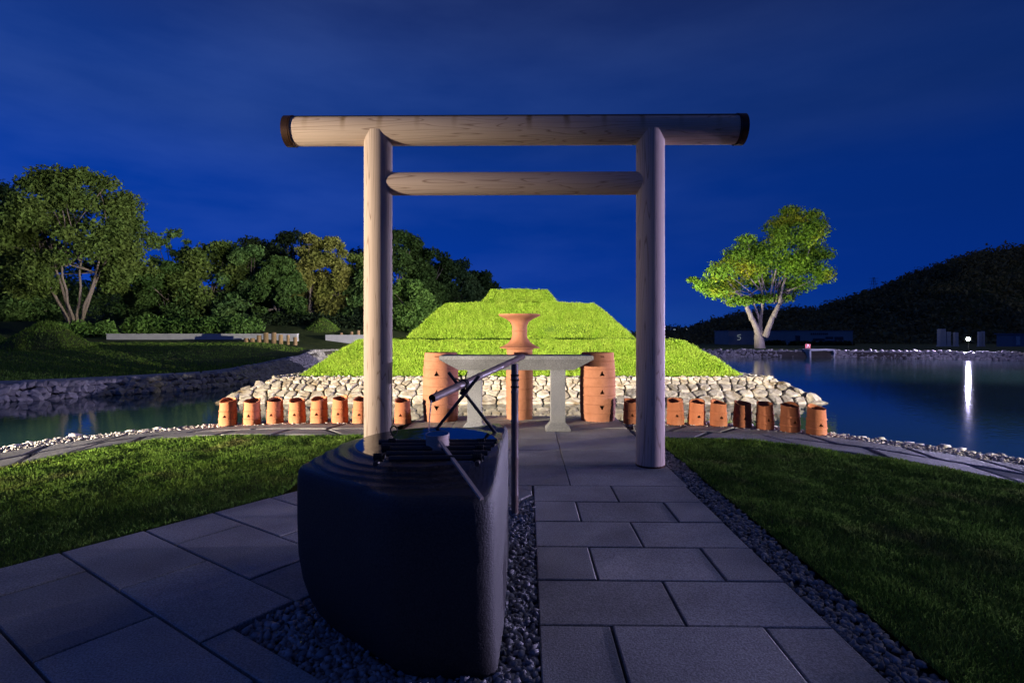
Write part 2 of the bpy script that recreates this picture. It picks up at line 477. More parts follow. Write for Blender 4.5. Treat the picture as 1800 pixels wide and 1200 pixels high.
M['wall_stone'] = mat('wall_stone', (0.38, 0.35, 0.30), (0.25, 0.215, 0.16), scale=6, rough=0.85, bump=0.9, bscale=14, objrand=0.22,
                      c3=(0.17, 0.125, 0.07), c3scale=3.6, c3lo=0.52, c3hi=0.72, coords='World', spec=0.2, bdist=0.03)
M['bank_stone'] = mat('bank_stone', (0.30, 0.285, 0.265), (0.165, 0.155, 0.145), scale=5, rough=0.85, bump=0.5, bscale=16, island=0.25, objrand=0.2, coords='World')
M['earth'] = mat('earth', (0.035, 0.030, 0.024), (0.055, 0.048, 0.038), scale=3, rough=0.95, coords='World')
M['turf'] = mat('turf', (0.040, 0.062, 0.016), (0.060, 0.085, 0.022), scale=6, rough=0.95, coords='World', c3=(0.075, 0.07, 0.03), c3scale=0.7, spec=0.1)
M['far_turf'] = mat('far_turf', (0.035, 0.055, 0.016), (0.065, 0.085, 0.024), scale=1.3, rough=0.95, coords='World', bump=0.8, bscale=6, bdist=0.1, spec=0.1)
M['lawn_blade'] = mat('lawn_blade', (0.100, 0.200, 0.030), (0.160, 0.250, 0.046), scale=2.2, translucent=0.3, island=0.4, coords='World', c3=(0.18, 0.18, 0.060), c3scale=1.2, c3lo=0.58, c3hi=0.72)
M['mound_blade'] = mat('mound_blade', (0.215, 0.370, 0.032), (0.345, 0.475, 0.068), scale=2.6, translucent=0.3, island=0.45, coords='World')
M['mound_soil'] = mat('mound_soil', (0.05, 0.095, 0.010), (0.07, 0.12, 0.014), scale=5, rough=0.95, coords='World', spec=0.1)
M['bamboo'] = mat('bamboo', (0.13, 0.09, 0.072), (0.19, 0.135, 0.105), scale=3, stretch=(6,6,1), rough=0.45, spec=0.4)
M['bamboo_dark'] = mat('bamboo_dark', (0.022, 0.018, 0.015), (0.035, 0.028, 0.022), scale=10, rough=0.5)
M['rope'] = mat('rope', (0.008, 0.008, 0.008), (0.016, 0.015, 0.014), scale=60, rough=0.9)
M['ladle'] = mat('ladle', (0.38, 0.30, 0.24), (0.48, 0.38, 0.31), scale=8, stretch=(3,3,12), rough=0.6)
M['concrete'] = mat('concrete', (0.48, 0.48, 0.47), (0.38, 0.38, 0.38), scale=2, rough=0.85)
M['post_stone'] = mat('post_stone', (0.34, 0.22, 0.11), (0.24, 0.16, 0.085), scale=6, rough=0.9, objrand=0.2)
M['bark'] = mat('bark', (0.20, 0.165, 0.135), (0.13, 0.105, 0.085), scale=4, stretch=(3,3,0.6), rough=0.9, bump=0.5, bscale=9, bdist=0.05)
M['bark_pale'] = mat('bark_pale', (0.30, 0.26, 0.24), (0.20, 0.17, 0.155), scale=4, stretch=(3,3,0.6), rough=0.9, bump=0.5, bscale=9, bdist=0.05)
def leaf(name, a, b, tr=0.3, isl=0.4, c3=None): return mat(name, a, b, scale=0.55, translucent=tr, island=isl, coords='World', c3=c3, c3scale=0.35)
M['leaf_olive'] = leaf('leaf_olive', (0.080, 0.140, 0.032), (0.135, 0.185, 0.045))
M['leaf_mid'] = leaf('leaf_mid', (0.076, 0.162, 0.049), (0.133, 0.218, 0.065))
M['leaf_cool'] = leaf('leaf_cool', (0.050, 0.105, 0.026), (0.080, 0.140, 0.038))
M['leaf_gold'] = leaf('leaf_gold', (0.168, 0.200, 0.048), (0.240, 0.240, 0.067))
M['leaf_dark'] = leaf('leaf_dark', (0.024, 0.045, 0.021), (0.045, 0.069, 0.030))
M['leaf_hill'] = leaf('leaf_hill', (0.080, 0.090, 0.045), (0.150, 0.145, 0.070))
M['leaf_lone'] = leaf('leaf_lone', (0.115, 0.250, 0.026), (0.185, 0.320, 0.034), c3=(0.34, 0.36, 0.030), tr=0.35)
M['leaf_hedge'] = leaf('leaf_hedge', (0.075, 0.165, 0.036), (0.128, 0.225, 0.051))
M['lamp_body'] = mat('lamp_body', (0.02, 0.02, 0.022), rough=0.5, metallic=0.3)
M['lens'] = emit('lens', (0.90, 0.92, 1.0), 260)
M['lens_warm'] = emit('lens_warm', (1.0, 0.88, 0.68), 60)
M['render_wall'] = mat('render_wall', (0.34, 0.33, 0.30), (0.28, 0.27, 0.25), scale=0.6, rough=0.9)
M['window'] = mat('window', (0.02, 0.022, 0.025), rough=0.15, spec=0.6)
M['red'] = mat('red', (0.30, 0.03, 0.03), (0.25, 0.025, 0.025), rough=0.6)
M['white_mark'] = mat('white_mark', (0.75, 0.75, 0.75), rough=0.6)
M['steel'] = mat('steel', (0.18, 0.18, 0.19), rough=0.5, metallic=0.6)
M['town_wall'] = mat('town_wall', (0.2, 0.2, 0.22), rough=0.9)
M['town_lit'] = emit('town_lit', (0.75, 0.88, 1.0), 3.0)
M['sign_lit'] = emit('sign_lit', (0.75, 0.9, 1.0), 0.22)

def water_mat(name, base, rough, bump, scale, open_water=False):
    m = bpy.data.materials.new(name); m.use_nodes = True
    N, L = m.node_tree.nodes, m.node_tree.links
    b = N['Principled BSDF']
    b.inputs['Base Color'].default_value = (*base, 1)
    b.inputs['Roughness'].default_value = rough; b.inputs['IOR'].default_value = 1.33
    b.inputs['Specular IOR Level'].default_value = 0.5
    g = N.new('ShaderNodeNewGeometry'); mp = N.new('ShaderNodeMapping'); mp.inputs['Scale'].default_value = (1, 1, 1)
    L.new(g.outputs['Position'], mp.inputs[0])
    n = N.new('ShaderNodeTexNoise'); n.inputs['Scale'].default_value = scale; n.inputs['Detail'].default_value = 3
    L.new(mp.outputs[0], n.inputs['Vector'])
    bp = N.new('ShaderNodeBump'); bp.inputs['Strength'].default_value = bump; bp.inputs['Distance'].default_value = 0.02
    if open_water:      # ripples grow from the sheltered moat to the open pond on the right
        sp = N.new('ShaderNodeSeparateXYZ'); L.new(g.outputs['Position'], sp.inputs[0])
        mr = N.new('ShaderNodeMapRange'); mr.inputs[1].default_value = 6; mr.inputs[2].default_value = 15; mr.inputs[3].default_value = 0.10; mr.inputs[4].default_value = 0.28
        L.new(sp.outputs['X'], mr.inputs[0]); L.new(mr.outputs[0], bp.inputs['Strength'])
    L.new(n.outputs['Fac'], bp.inputs['Height']); L.new(bp.outputs[0], b.inputs['Normal'])
    return m
M['pond'] = water_mat('pond', (0.018, 0.052, 0.064), 0.03, 0.10, 6.0, True)
M['basin_water'] = water_mat('basin_water', (0.006, 0.010, 0.010), 0.015, 0.04, 22)

# ------------------------------------------------------------------ scatter tools
def ico(sub, jitter, seed):
    bm = bmesh.new(); bmesh.ops.create_icosphere(bm, subdivisions=sub, radius=1)
    r = random.Random(seed)
    o = Vector((r.uniform(-50, 50), r.uniform(-50, 50), 0))
    for v in bm.verts:
        v.co *= 1 + jitter*(mnoise.noise(v.co*1.7+o)*1.6)
    V = np.array([v.co[:] for v in bm.verts]); F = np.array([[v.index for v in f.verts] for f in bm.faces])
    bm.free(); return V, F

def rot_mats(n):
    q = rng.normal(size=(n, 4)); q /= np.linalg.norm(q, axis=1)[:, None]
    w, x, y, z = q.T
    return np.stack([np.stack([1-2*(y*y+z*z), 2*(x*y-z*w), 2*(x*z+y*w)], 1),
                     np.stack([2*(x*y+z*w), 1-2*(x*x+z*z), 2*(y*z-x*w)], 1),
                     np.stack([2*(x*z-y*w), 2*(y*z+x*w), 1-2*(x*x+y*y)], 1)], 1)

def scatter_rocks(name, P, size, matl, parent=None, sub=1, flat=0.65, jitter=0.35, kinds=5):
    """one mesh of many loose stones"""
    P = np.asarray(P); n = len(P)
    Vs, Fs, off = [], [], 0
    kinds_ = [ico(sub, jitter, 100+k) for k in range(kinds)]
    pick = rng.integers(0, kinds, n)
    sz = np.broadcast_to(size, (n,)) if np.ndim(size) else np.full(n, size)
    for k in range(kinds):
        idx = np.where(pick == k)[0]
        if not len(idx): continue
        V, F = kinds_[k]
        A = rot_mats(len(idx))
        s = np.stack([rng.uniform(0.75, 1.25, len(idx)), rng.uniform(0.7, 1.1, len(idx)), rng.uniform(0.5, 0.9, len(idx))], 1)
        W = np.einsum('nij,nvj->nvi', A, V[None]*s[:, None, :])
        W[..., 2] *= flat
        W = W*sz[idx][:, None, None] + P[idx][:, None, :]
        Vs.append(W.reshape(-1, 3))
        Fs.append((F[None]+(np.arange(len(idx))*len(V))[:, None, None]).reshape(-1, 3)+off)
        off += len(idx)*len(V)
    o = link(name, fast_mesh(name, np.concatenate(Vs), np.concatenate(Fs)), matl, parent)
    return ST(o)

def blades(name, P, Nn, length, width, lean, matl, parent=None, droop=0.0):
    """one mesh of grass blades (a bent two-segment blade each)"""
    n = len(P)
    a = rng.uniform(0, 2*np.pi, n)
    side = np.stack([np.cos(a), np.sin(a), np.zeros(n)], 1)
    ld = rng.normal(size=(n, 3)); ld[:, 2] *= 0.3
    up = Nn + ld*lean; up /= np.linalg.norm(up, axis=1)[:, None]
    L = (length*rng.uniform(0.6, 1.25, n))[:, None]
    w = (width*rng.uniform(0.7, 1.3, n))[:, None]
    mid = P+up*L*0.55
    up2 = up + ld*lean*0.9; up2[:, 2] -= droop; up2 /= np.linalg.norm(up2, axis=1)[:, None]
    tip = mid+up2*L*0.5
    V = np.stack([P-side*w, P+side*w, mid-side*w*0.7, mid+side*w*0.7, tip], 1).reshape(-1, 3)
    b = (np.arange(n)*5)[:, None]
    F = np.concatenate([b+np.array([[0, 1, 3]]), b+np.array([[0, 3, 2]]), b+np.array([[2, 3, 4]])])
    o = link(name, fast_mesh(name, V, F), matl, parent)
    return ST(o)

def leaves_mesh(name, clumps, count, size, shell=0.55, flat=1.0, gap=0.0):
    """leaf-sized faces spread through ellipsoid clumps; clumps: (x,y,z,rx,ry,rz)"""
    C = np.array(clumps, float)
    vol = (C[:, 3]*C[:, 4]*C[:, 5])**0.72
    pick = rng.choice(len(C), count, p=vol/vol.sum())
    d = rng.normal(size=(count, 3)); d /= np.linalg.norm(d, axis=1)[:, None]
    r = shell+(1-shell)*rng.random(count)**0.6
    r *= 1+0.16*np.sin(d[:, 0]*7+pick)*np.cos(d[:, 2]*6+pick*1.7)+rng.normal(0, 0.07, count)
    c = C[pick]
    P = c[:, :3]+d*r[:, None]*c[:, 3:]
    nrm = d*0.55+rng.normal(size=(count, 3))*0.7; nrm[:, 2] += 0.35
    nrm /= np.linalg.norm(nrm, axis=1)[:, None]
    t = np.cross(nrm, rng.normal(size=(count, 3))); t /= np.linalg.norm(t, axis=1)[:, None]
    b = np.cross(nrm, t)
    s = (size*rng.uniform(0.6, 1.35, count))[:, None]
    V = np.stack([P-t*s, P-b*s*0.45+nrm*s*0.12, P+t*s, P+b*s*0.45+nrm*s*0.12], 1).reshape(-1, 3)
    F = (np.arange(count)*4)[:, None]+np.array([[0, 1, 2, 3]])
    return fast_mesh(name, V, F)

# ------------------------------------------------------------------ ground and pond
WATER = -0.40
pond_pts = [(-26,3),(-18,2.6),(-12,2.7),(-9.4,3.6),(-7.9,4.9),(-7.0,6.0),(-6.62,6.7),(-6.2,7.4),(-5.6,8.1),(-4.95,8.6),(-4.3,8.86),(-3.2,8.98),(-2.3,9.0),
            (-1.75,9.15),(-1.6,9.42),(0,9.45),(1.78,9.42),(1.95,9.1),(2.4,8.95),(3.1,8.85),(3.8,8.55),(4.4,8.12),(4.85,7.7),(5.2,7.2),(6.0,6.15),(7.0,5.0),(8.5,4.1),(12,3.6),(25,6.6),(45,9),
            (62,14),(66,24),(52,30),(35.2,37.6),(25.6,42.6),(17.5,43.8),(8,46),(-4,47.5),(-12,44),(-14.0,39.5),(-12.3,32),(-10.7,25),(-10.0,19.8),(-11.1,17.3),(-12.4,15.9),(-13.9,14.7),(-16.5,13.8),(-22,13),(-27,8)]
def land_z(x, y):
    if y < 11.0 or (y < 14 and x > -12): return -0.06 if (-9 < x < 9) else -0.02
    left = smooth(-5, -10.5, x)
    z = smooth(-12.5, -18.5, x)*0.84*smooth(16.5, 46, y)+left*(0.35*smooth(44, 48, y)+1.5*smooth(46.5, 56, y)+7.5*smooth(58, 110, y))
    z += (1-left)*(-1.1*smooth(58, 100, y))*smooth(-2, 8, x)
    return z
def build_ground():
    verts = [Vector(p) for p in pond_pts]
    n = len(verts)
    edges = [(i, (i+1) % n) for i in range(n)]
    xs = list(np.arange(-60, 121, 4.0)); ys = list(np.arange(-12, 140, 4.0))
    gx, gy = np.meshgrid(xs, ys)
    gx = gx.ravel(); gy = gy.ravel()
    for x, y in zip(gx, gy):
        if not in_poly(np.array([x]), np.array([y]), pond_pts)[0]:
            if min((x-p[0])**2+(y-p[1])**2 for p in pond_pts) > 0.8:
                verts.append(Vector((x+0.01, y+0.013)))
    for r_ in (260, 700, 3000):
        for k in range(24):
            verts.append(Vector((r_*math.cos(k*math.pi/12)+20, r_*math.sin(k*math.pi/12)+50)))
    v, e, f, *_ = delaunay_2d_cdt(verts, edges, [], 0, 1e-5)
    cx = np.array([sum(v[i].x for i in t)/3 for t in f]); cy = np.array([sum(v[i].y for i in t)/3 for t in f])
    keep = ~in_poly(cx, cy, pond_pts)
    vv = [(p.x, p.y, land_z(p.x, p.y)) for p in v]
    ff = [tuple(t) for t, k in zip(f, keep) if k]
    S(link('ground', pm('ground', vv, ff), M['far_turf']))
    # sloping bank down to the pond bed
    P = [Vector(p) for p in catmull(pond_pts, 1, True)]
    mb = MB(); m = len(P); top = []; low = []
    sgn = 1 if area([tuple(p) for p in P]) > 0 else -1
    for i in range(m):
        d = (P[(i+1) % m]-P[i-1]).normalized(); nin = Vector((-d.y, d.x))*sgn
        top.append((P[i].x, P[i].y, land_z(P[i].x, P[i].y)-0.001)); q = P[i]+nin*0.75
        low.append((q.x, q.y, -0.95))
    mb.add(top+low, [(i, (i+1) % m, m+(i+1) % m, m+i) for i in range(m)])
    S(mb.build('bank', M['earth']))
    w = MB(); w.add([(-80, 0, WATER), (110, 0, WATER), (110, 60, WATER), (-80, 60, WATER)], [(0, 1, 2, 3)])
    S(w.build('pond', M['pond']))
build_ground()

# ------------------------------------------------------------------ paving
# the straight path to the gate: rows of slabs, joints staggered
YU = Vector((math.cos(R(1.0)), -math.sin(R(1.0)))); YV = Vector((math.sin(R(1.63)), math.cos(R(1.63))))
P0 = Vector((0.195, 5.07))
def pv(u, v): return P0+YU*u+YV*v
path = S(MB().build('path', M['mortar']))
def base_sheet(poly, z, name, matl):
    mb = MB(); mb.add([(p[0], p[1], z) for p in poly], [tuple(range(len(poly)))])
    return mb.build(name, matl)
def slab_obj(poly, parent, matl='slab', top=0.0, gap=0.007, thick=0.055, chamfer=0.006):
    if area(poly) < 0: poly = poly[::-1]
    q = offset_poly(poly, gap)
    if area(q) < 0.004: return
    mb = MB(); mb.prism(q, top-thick, top+random.uniform(-0.004, 0.003), chamfer, chamfer*0.7)
    return mb.build('slab', M[matl], parent)
W_PATH = 1.415; ROW = 0.4865
bpath = [tuple(pv(-0.0, 0)), tuple(pv(W_PATH, 0)), tuple(pv(W_PATH, -ROW*9)), tuple(pv(0, -ROW*9))]
base = base_sheet(bpath[::-1], -0.030, 'path', M['mortar']); 
bpy.data.objects.remove(path); path = S(base)
for r_ in range(9):
    cuts = [0, 0.716, W_PATH] if r_ % 2 == 0 else [0, 0.352, 1.082, W_PATH]
    for a, b in zip(cuts, cuts[1:]):
        slab_obj([tuple(pv(a, -ROW*r_)), tuple(pv(a, -ROW*(r_+1))), tuple(pv(b, -ROW*(r_+1))), tuple(pv(b, -ROW*r_))], path)
# the terrace under the gate
terr_poly = [tuple(pv(-1.88, 0)), tuple(pv(W_PATH, 0)), tuple(pv(W_PATH+0.02, 4.3)), tuple(pv(-1.88, 4.3))]
terrace = S(base_sheet(terr_poly, -0.031, 'terrace', M['mortar']))
for r_ in range(6):
    h = 0.77 if r_ < 5 else 0.45
    o_ = 0.345
    cuts = [-1.88, -1.20+0.0, o_, W_PATH+0.02]
    for a, b in zip(cuts, cuts[1:]):
        slab_obj([tuple(pv(a, 0.77*r_)), tuple(pv(b, 0.77*r_)), tuple(pv(b, 0.77*r_+h)), tuple(pv(a, 0.77*r_+h))], terrace, gap=0.004)
# the slanting path on the left: its own grid, turned 34.7 degrees
dA = Vector((0.570, 0.8216)); dB = Vector((-0.8216, 0.570))
def ab(a, b): return dA*a+dB*b
right_n = Vector((YV.y, -YV.x))          # pointing right of the straight path
cR = right_n.dot(pv(0, 0)); fN = Vector((YU.y*-1, YU.x)); cF = fN.dot(pv(0, 0))
gravel_poly = [tuple(ab(1.385, 2.57)), tuple(ab(1.385, -0.6)), tuple(pv(0, -ROW*9)), tuple(pv(0, -0.02)), tuple(pv(-0.1, -0.02))]
left_base = [tuple(ab(-3.2, 4.38)), tuple(ab(-3.2, -2.0)), tuple(ab(1.385, -2.0)), tuple(ab(1.385, 2.57)), tuple(ab(6, 2.57)), tuple(ab(6, 4.38))]
side_path = None
def clip_left(poly):
    poly = clip(poly, right_n.x, right_n.y, cR-0.004)
    if len(poly) > 2: poly = clip(poly, fN.x, fN.y, cF-0.003)
    return poly
side_path = S(base_sheet(clip_left([tuple(ab(-3.2, 4.375)), tuple(ab(-3.2, -2.0)), tuple(ab(1.38, -2.0)), tuple(ab(1.38, 4.375))][::1]), -0.032, 'side_path', M['mortar']))
b2 = base_sheet(clip_left([tuple(ab(1.38, 4.375)), tuple(ab(1.38, 2.575)), tuple(ab(6.5, 2.575)), tuple(ab(6.5, 4.375))]), -0.034, 'side_path_bed', M['mortar'])
b2.parent = side_path
k = 0
for i in range(-8, 11):
    a0, a1 = 0.745+0.482*i, 0.745+0.482*(i+1)
    first = 3.915 if i % 2 == 0 else 3.478
    bs = [4.38, first]
    while bs[-1] > -2: bs.append(bs[-1]-0.90)
    for b1, b0 in zip(bs, bs[1:]):
        poly = [tuple(ab(a0, b0)), tuple(ab(a1, b0)), tuple(ab(a1, b1)), tuple(ab(a0, b1))]
        for q in ([poly] if b0 > 2.5 else [clip(poly, -dB.x, -dB.y, -2.57)] if a0 > 1.3 else [clip(poly, dA.x, dA.y, 1.385)]):
            if len(q) < 3: continue
            q = clip_left(q)
            if len(q) > 2 and abs(area(q)) > 0.01 and max(p[1] for p in q) > 0.3:
                slab_obj(q, side_path)

# curved flagstone walk along the pond edge
inner_pts = [(-7.0,2.0),(-6.2,3.6),(-5.6,5.0),(-5.38,5.74),(-5.22,6.4),(-4.82,7.22),(-4.12,7.57),(-2.86,7.6),(-2.02,7.55),(-1.62,7.5)]
outer_pts = [(-8.3,2.9),(-7.1,4.3),(-6.35,5.7),(-6.06,6.46),(-5.76,7.15),(-5.18,7.77),(-4.6,8.17),(-3.83,8.46),(-2.33,8.54),(-1.60,8.5)]
inner_r = [(1.72,7.4),(2.05,7.38),(2.84,7.33),(3.28,7.17),(3.64,6.86),(3.94,6.52),(4.32,6.1),(4.79,5.11),(5.15,4.2),(5.8,2.8),(7.2,1.4)]
outer_r = [(1.74,8.38),(2.34,8.36),(2.98,8.30),(3.69,7.98),(4.13,7.64),(4.46,7.34),(4.74,6.95),(5.48,5.84),(6.0,5.0),(6.9,4.0),(8.4,3.0)]
def flag_walk(name, inn, out, step, rows=2, seed=1, zf=None):
    n = 120
    I = resample(catmull(inn, 6), n); O = resample(catmull(out, 6), n)
    zf = zf or (lambda x, y: 0.0)
    mb = MB()
    v = [(p[0], p[1], zf(*p)-0.035) for p in I]+[(p[0], p[1], zf(*p)-0.035) for p in O]
    mb.add(v, [(i, i+1, n+i+1, n+i) for i in range(n-1)])
    w = S(mb.build(name, M['mortar']))
    r = random.Random(seed)
    L = sum(math.dist(I[i], I[i+1]) for i in range(n-1))
    for row in range(rows):
        s = 0; cuts = [0]
        while s < 1: s += step/L*r.uniform(0.7, 1.35); cuts.append(min(1, s))
        f0, f1 = row/rows, (row+1)/rows
        skew = [r.uniform(-0.25, 0.25)*step/L for _ in cuts]
        for j in range(len(cuts)-1):
            if cuts[j+1]-cuts[j] < 0.1*step/L: continue
            poly = []
            def pt(t, f):
                t = max(0, min(1, t))*(n-1); i = min(n-2, int(t)); k = t-i
                a = I[i]*(1-k)+I[i+1]*k; b = O[i]*(1-k)+O[i+1]*k
                return a*(1-f)+b*f
            ta0, ta1 = cuts[j]-skew[j], cuts[j+1]-skew[j+1]; tb0, tb1 = cuts[j]+skew[j], cuts[j+1]+skew[j+1]
            ff0 = f0 if row == 0 else f0+r.uniform(-0.05, 0.05)
            for q in range(4): poly.append(tuple(pt(ta0+(ta1-ta0)*q/3, f0)))
            for q in range(4): poly.append(tuple(pt(tb1+(tb0-tb1)*q/3, f1)))
            if area(poly) < 0: poly = poly[::-1]
            z = zf(*poly[0])+r.uniform(-0.002, 0.006)
            q = offset_poly(poly, 0.034)
            mb = MB(); mb.prism(q, z-0.06, z, 0.010, 0.007)
            mb.build('flagstone', M['flag'], w)
    return w
flag_walk('pond_walk', inner_pts, outer_pts, 0.85, seed=3)
flag_walk('pond_walk', inner_r, outer_r, 0.85, seed=5)

# lawns each side of the gate
def lawn(name, poly, dens, near):
    xs = [p[0] for p in poly]; ys = [p[1] for p in poly]
    verts = [Vector(p) for p in poly]; n = len(verts)
    edges = [(i, (i+1) % n) for i in range(n)]
    g = 0.16
    gx, gy = np.meshgrid(np.arange(min(xs), max(xs), g), np.arange(min(ys), max(ys), g))
    gx = gx.ravel()+rng.uniform(-0.03, 0.03, gx.size); gy = gy.ravel()+rng.uniform(-0.03, 0.03, gy.size)
    ins = in_poly(gx, gy, poly)
    verts += [Vector((a, b)) for a, b in zip(gx[ins], gy[ins])]
    v, e, f, *_ = delaunay_2d_cdt(verts, edges, [], 0, 1e-5)
    cx = np.array([sum(v[i].x for i in t)/3 for t in f]); cy = np.array([sum(v[i].y for i in t)/3 for t in f])
    keep = in_poly(cx, cy, poly)
    hz = lambda x, y: -0.012+0.016*mnoise.noise((x*1.5, y*1.5, 3.1))+0.010*mnoise.noise((x*4.2, y*4.2, 7.7))
    vv = [(p.x, p.y, hz(p.x, p.y)) for p in v]
    o = S(link(name, pm(name, vv, [tuple(t) for t, k_ in zip(f, keep) if k_], True), M['turf']))
    A = abs(area(poly)); N = int(A*dens*3.2)
    px = rng.uniform(min(xs), max(xs), N*2); py = rng.uniform(min(ys), max(ys), N*2)
    d = np.hypot(px, py)
    acc = rng.random(N*2) < np.clip((near/np.maximum(d, 0.5))**1.5, 0, 1)
    ok = in_poly(px, py, poly) & acc
    px, py = px[ok], py[ok]
    pz = np.array([hz(a, b) for a, b in zip(px, py)])
    d = np.hypot(px, py)
    tuft = np.array([mnoise.noise((a*6, b*6, 1.3)) for a, b in zip(px, py)])
    up = np.tile([0, 0, 1.0], (len(px), 1))
    g = blades('grass', np.stack([px, py, pz], 1), up, 0.034*(1+0.35*tuft), 0.0021*np.clip(d/3.0, 1, 3), 0.42, M['lawn_blade'], o)
    return o
I_l = [tuple(p) for p in resample(catmull(inner_pts, 6), 50)]
lp = [p for p in I_l if p[0] < -1.99 and (p[0]*dB.x+p[1]*dB.y) > 4.42]
e1 = ab(6, 4.40)
def line_hit(xv):   # where the path edge b=4.40 meets x = xv
    a = (xv-dB.x*4.40)/dA.x; return tuple(ab(a, 4.40))
left_poly = [(-7.6, line_hit(-7.6)[1]), line_hit(-2.02), (-2.0, 7.50)]+lp[::-1]
if area(left_poly) < 0: left_poly = left_poly[::-1]
lawn('lawn', left_poly, 5200, 3.0)
I_r = [tuple(p) for p in resample(catmull(inner_r, 6), 50) if p[0] > 1.95]
def strip_edge(v): return tuple(pv(W_PATH+0.245, v))
right_poly = [strip_edge(-4.6), (9.0, 0.4)]+I_r[::-1]+[(1.98, 7.36)]
right_poly = [strip_edge(-4.6), (9.0, 0.6)]+I_r[::-1]+[strip_edge(2.28)]
if area(right_poly) < 0: right_poly = right_poly[::-1]
lawn('lawn', right_poly, 6000, 3.0)

# gravel: round the basin, along the path, along the pond walk
def pts_in(poly, n):
    xs = [p[0] for p in poly]; ys = [p[1] for p in poly]
    out = np.zeros((0, 2))
    while len(out) < n:
        x = rng.uniform(min(xs), max(xs), n*2); y = rng.uniform(min(ys), max(ys), n*2)
        k_ = in_poly(x, y, poly); out = np.concatenate([out, np.stack([x[k_], y[k_]], 1)])
    return out[:n]
gp = clip_left([tuple(ab(1.395, 2.56)), tuple(ab(1.395, -1.0)), tuple(ab(6.0, -1.0)), tuple(ab(6.0, 2.56))])
gp = clip(gp, 0, -1, -0.9)
S(base_sheet(gp if area(gp) > 0 else gp[::-1], -0.045, 'gravel_bed', M['mortar']))
q = pts_in(gp, 8500)
scatter_rocks('gravel', np.c_[q, rng.uniform(-0.04, -0.012, len(q))], rng.uniform(0.009, 0.026, len(q)), M['pebble_dark'], sub=1, flat=0.9, jitter=0.75, kinds=9)
sp = [tuple(pv(W_PATH+0.012, -4.4)), tuple(pv(W_PATH+0.24, -4.4)), tuple(pv(W_PATH+0.24, 2.25)), tuple(pv(W_PATH+0.03, 3.2))]
S(base_sheet(sp, -0.046, 'gravel_bed', M['mortar']))
q = pts_in(sp, 3600)
scatter_rocks('gravel', np.c_[q, rng.uniform(-0.04, -0.018, len(q))], rng.uniform(0.010, 0.024, len(q)), M['pebble_strip'], sub=1, flat=0.9, jitter=0.75, kinds=9)
# fine pale gravel between walk and water
def along_strip(inn, out, n, f0, f1):
    I = resample(catmull(inn, 6), 200); O = resample(catmull(out, 6), 200)
    t = rng.integers(0, 200, n); f = rng.uniform(f0, f1, n)[:, None]
    return I[t]*(1-f)+O[t]*f+rng.normal(0, 0.02, (n, 2))
q1 = along_strip(inner_pts, outer_pts, 4200, 1.0, 1.5); q2 = along_strip(inner_r, outer_r, 4200, 1.0, 1.45)
q = np.concatenate([q1, q2]); 
kk = (np.abs(q[:, 0]) > 1.72); q = q[kk]
S(link('shore', pm('shore', *(lambda I, O, I2, O2: ([(p[0], p[1], -0.034) for p in I]+[(p[0], p[1], -0.034) for p in O]+[(p[0], p[1], -0.034) for p in I2]+[(p[0], p[1], -0.034) for p in O2],
    [(i, i+1, 60+i+1, 60+i) for i in range(59)]+[(120+i, 120+i+1, 180+i+1, 180+i) for i in range(59)]))(
    resample(catmull(outer_pts, 6), 60), resample(catmull(outer_pts, 6), 60)*1.5-resample(catmull(inner_pts, 6), 60)*0.5,
    resample(catmull(outer_r, 6), 60), resample(catmull(outer_r, 6), 60)*1.5-resample(catmull(inner_r, 6), 60)*0.5)), M['mortar']))
scatter_rocks('shore_gravel', np.c_[q, rng.uniform(-0.03, -0.008, len(q))], rng.uniform(0.010, 0.026, len(q)), M['pebble_pale'], sub=1, flat=0.7)
q1 = along_strip(inner_pts, outer_pts, 420, 1.42, 1.62); q2 = along_strip(inner_r, outer_r, 420, 1.38, 1.6)
q = np.concatenate([q1, q2]); q = q[(q[:, 0] < -1.8) | (q[:, 0] > 2.0)]
scatter_rocks('shore_rocks', np.c_[q, rng.uniform(-0.16, -0.02, len(q))], rng.uniform(0.045, 0.10, len(q)), M['pebble_pale'], sub=1, flat=0.5)

# ------------------------------------------------------------------ island with its stone revetment
IC = Vector((0.28, 22.06))
HB, HT = 7.96, 6.84            # half widths at the water and at the top
ZT = 0.20
def rsq(h, r, n=10):
    """rounded square outline, CCW, starting at the front left"""
    out = []
    for cx, cy, a0 in ((h-r, -h+r, -90), (h-r, h-r, 0), (-h+r, h-r, 90), (-h+r, -h+r, 180)):
        for k in range(n+1):
            a = R(a0+90*k/n); out.append((cx+r*math.cos(a), cy+r*math.sin(a)))
    return out
def frustum(levels, n=10, cap=True):
    """levels: (half, corner radius, z)"""
    mb = MB(); rings = []
    v = []; f = []
    m = 4*(n+1)
    for h, r, z in levels: v += [(p[0], p[1], z) for p in rsq(h, r, n)]
    for i in range(len(levels)-1):
        for k in range(m):
            l = (k+1) % m; f.append((i*m+k, i*m+l, (i+1)*m+l, (i+1)*m+k))
    if cap: f.append(tuple((len(levels)-1)*m+k for k in range(m)))
    mb.add(v, f); return mb
isl = frustum([(HB+0.75, 0.35, -1.0), (HB-0.02, 0.3, WATER-0.03), (HT-0.05, 0.3, ZT-0.05), (HT-0.25, 0.3, ZT-0.03), (0.5, 0.2, ZT-0.03)]).build('island', M['earth'])
isl.location = (IC.x, IC.y, 0); S(isl)

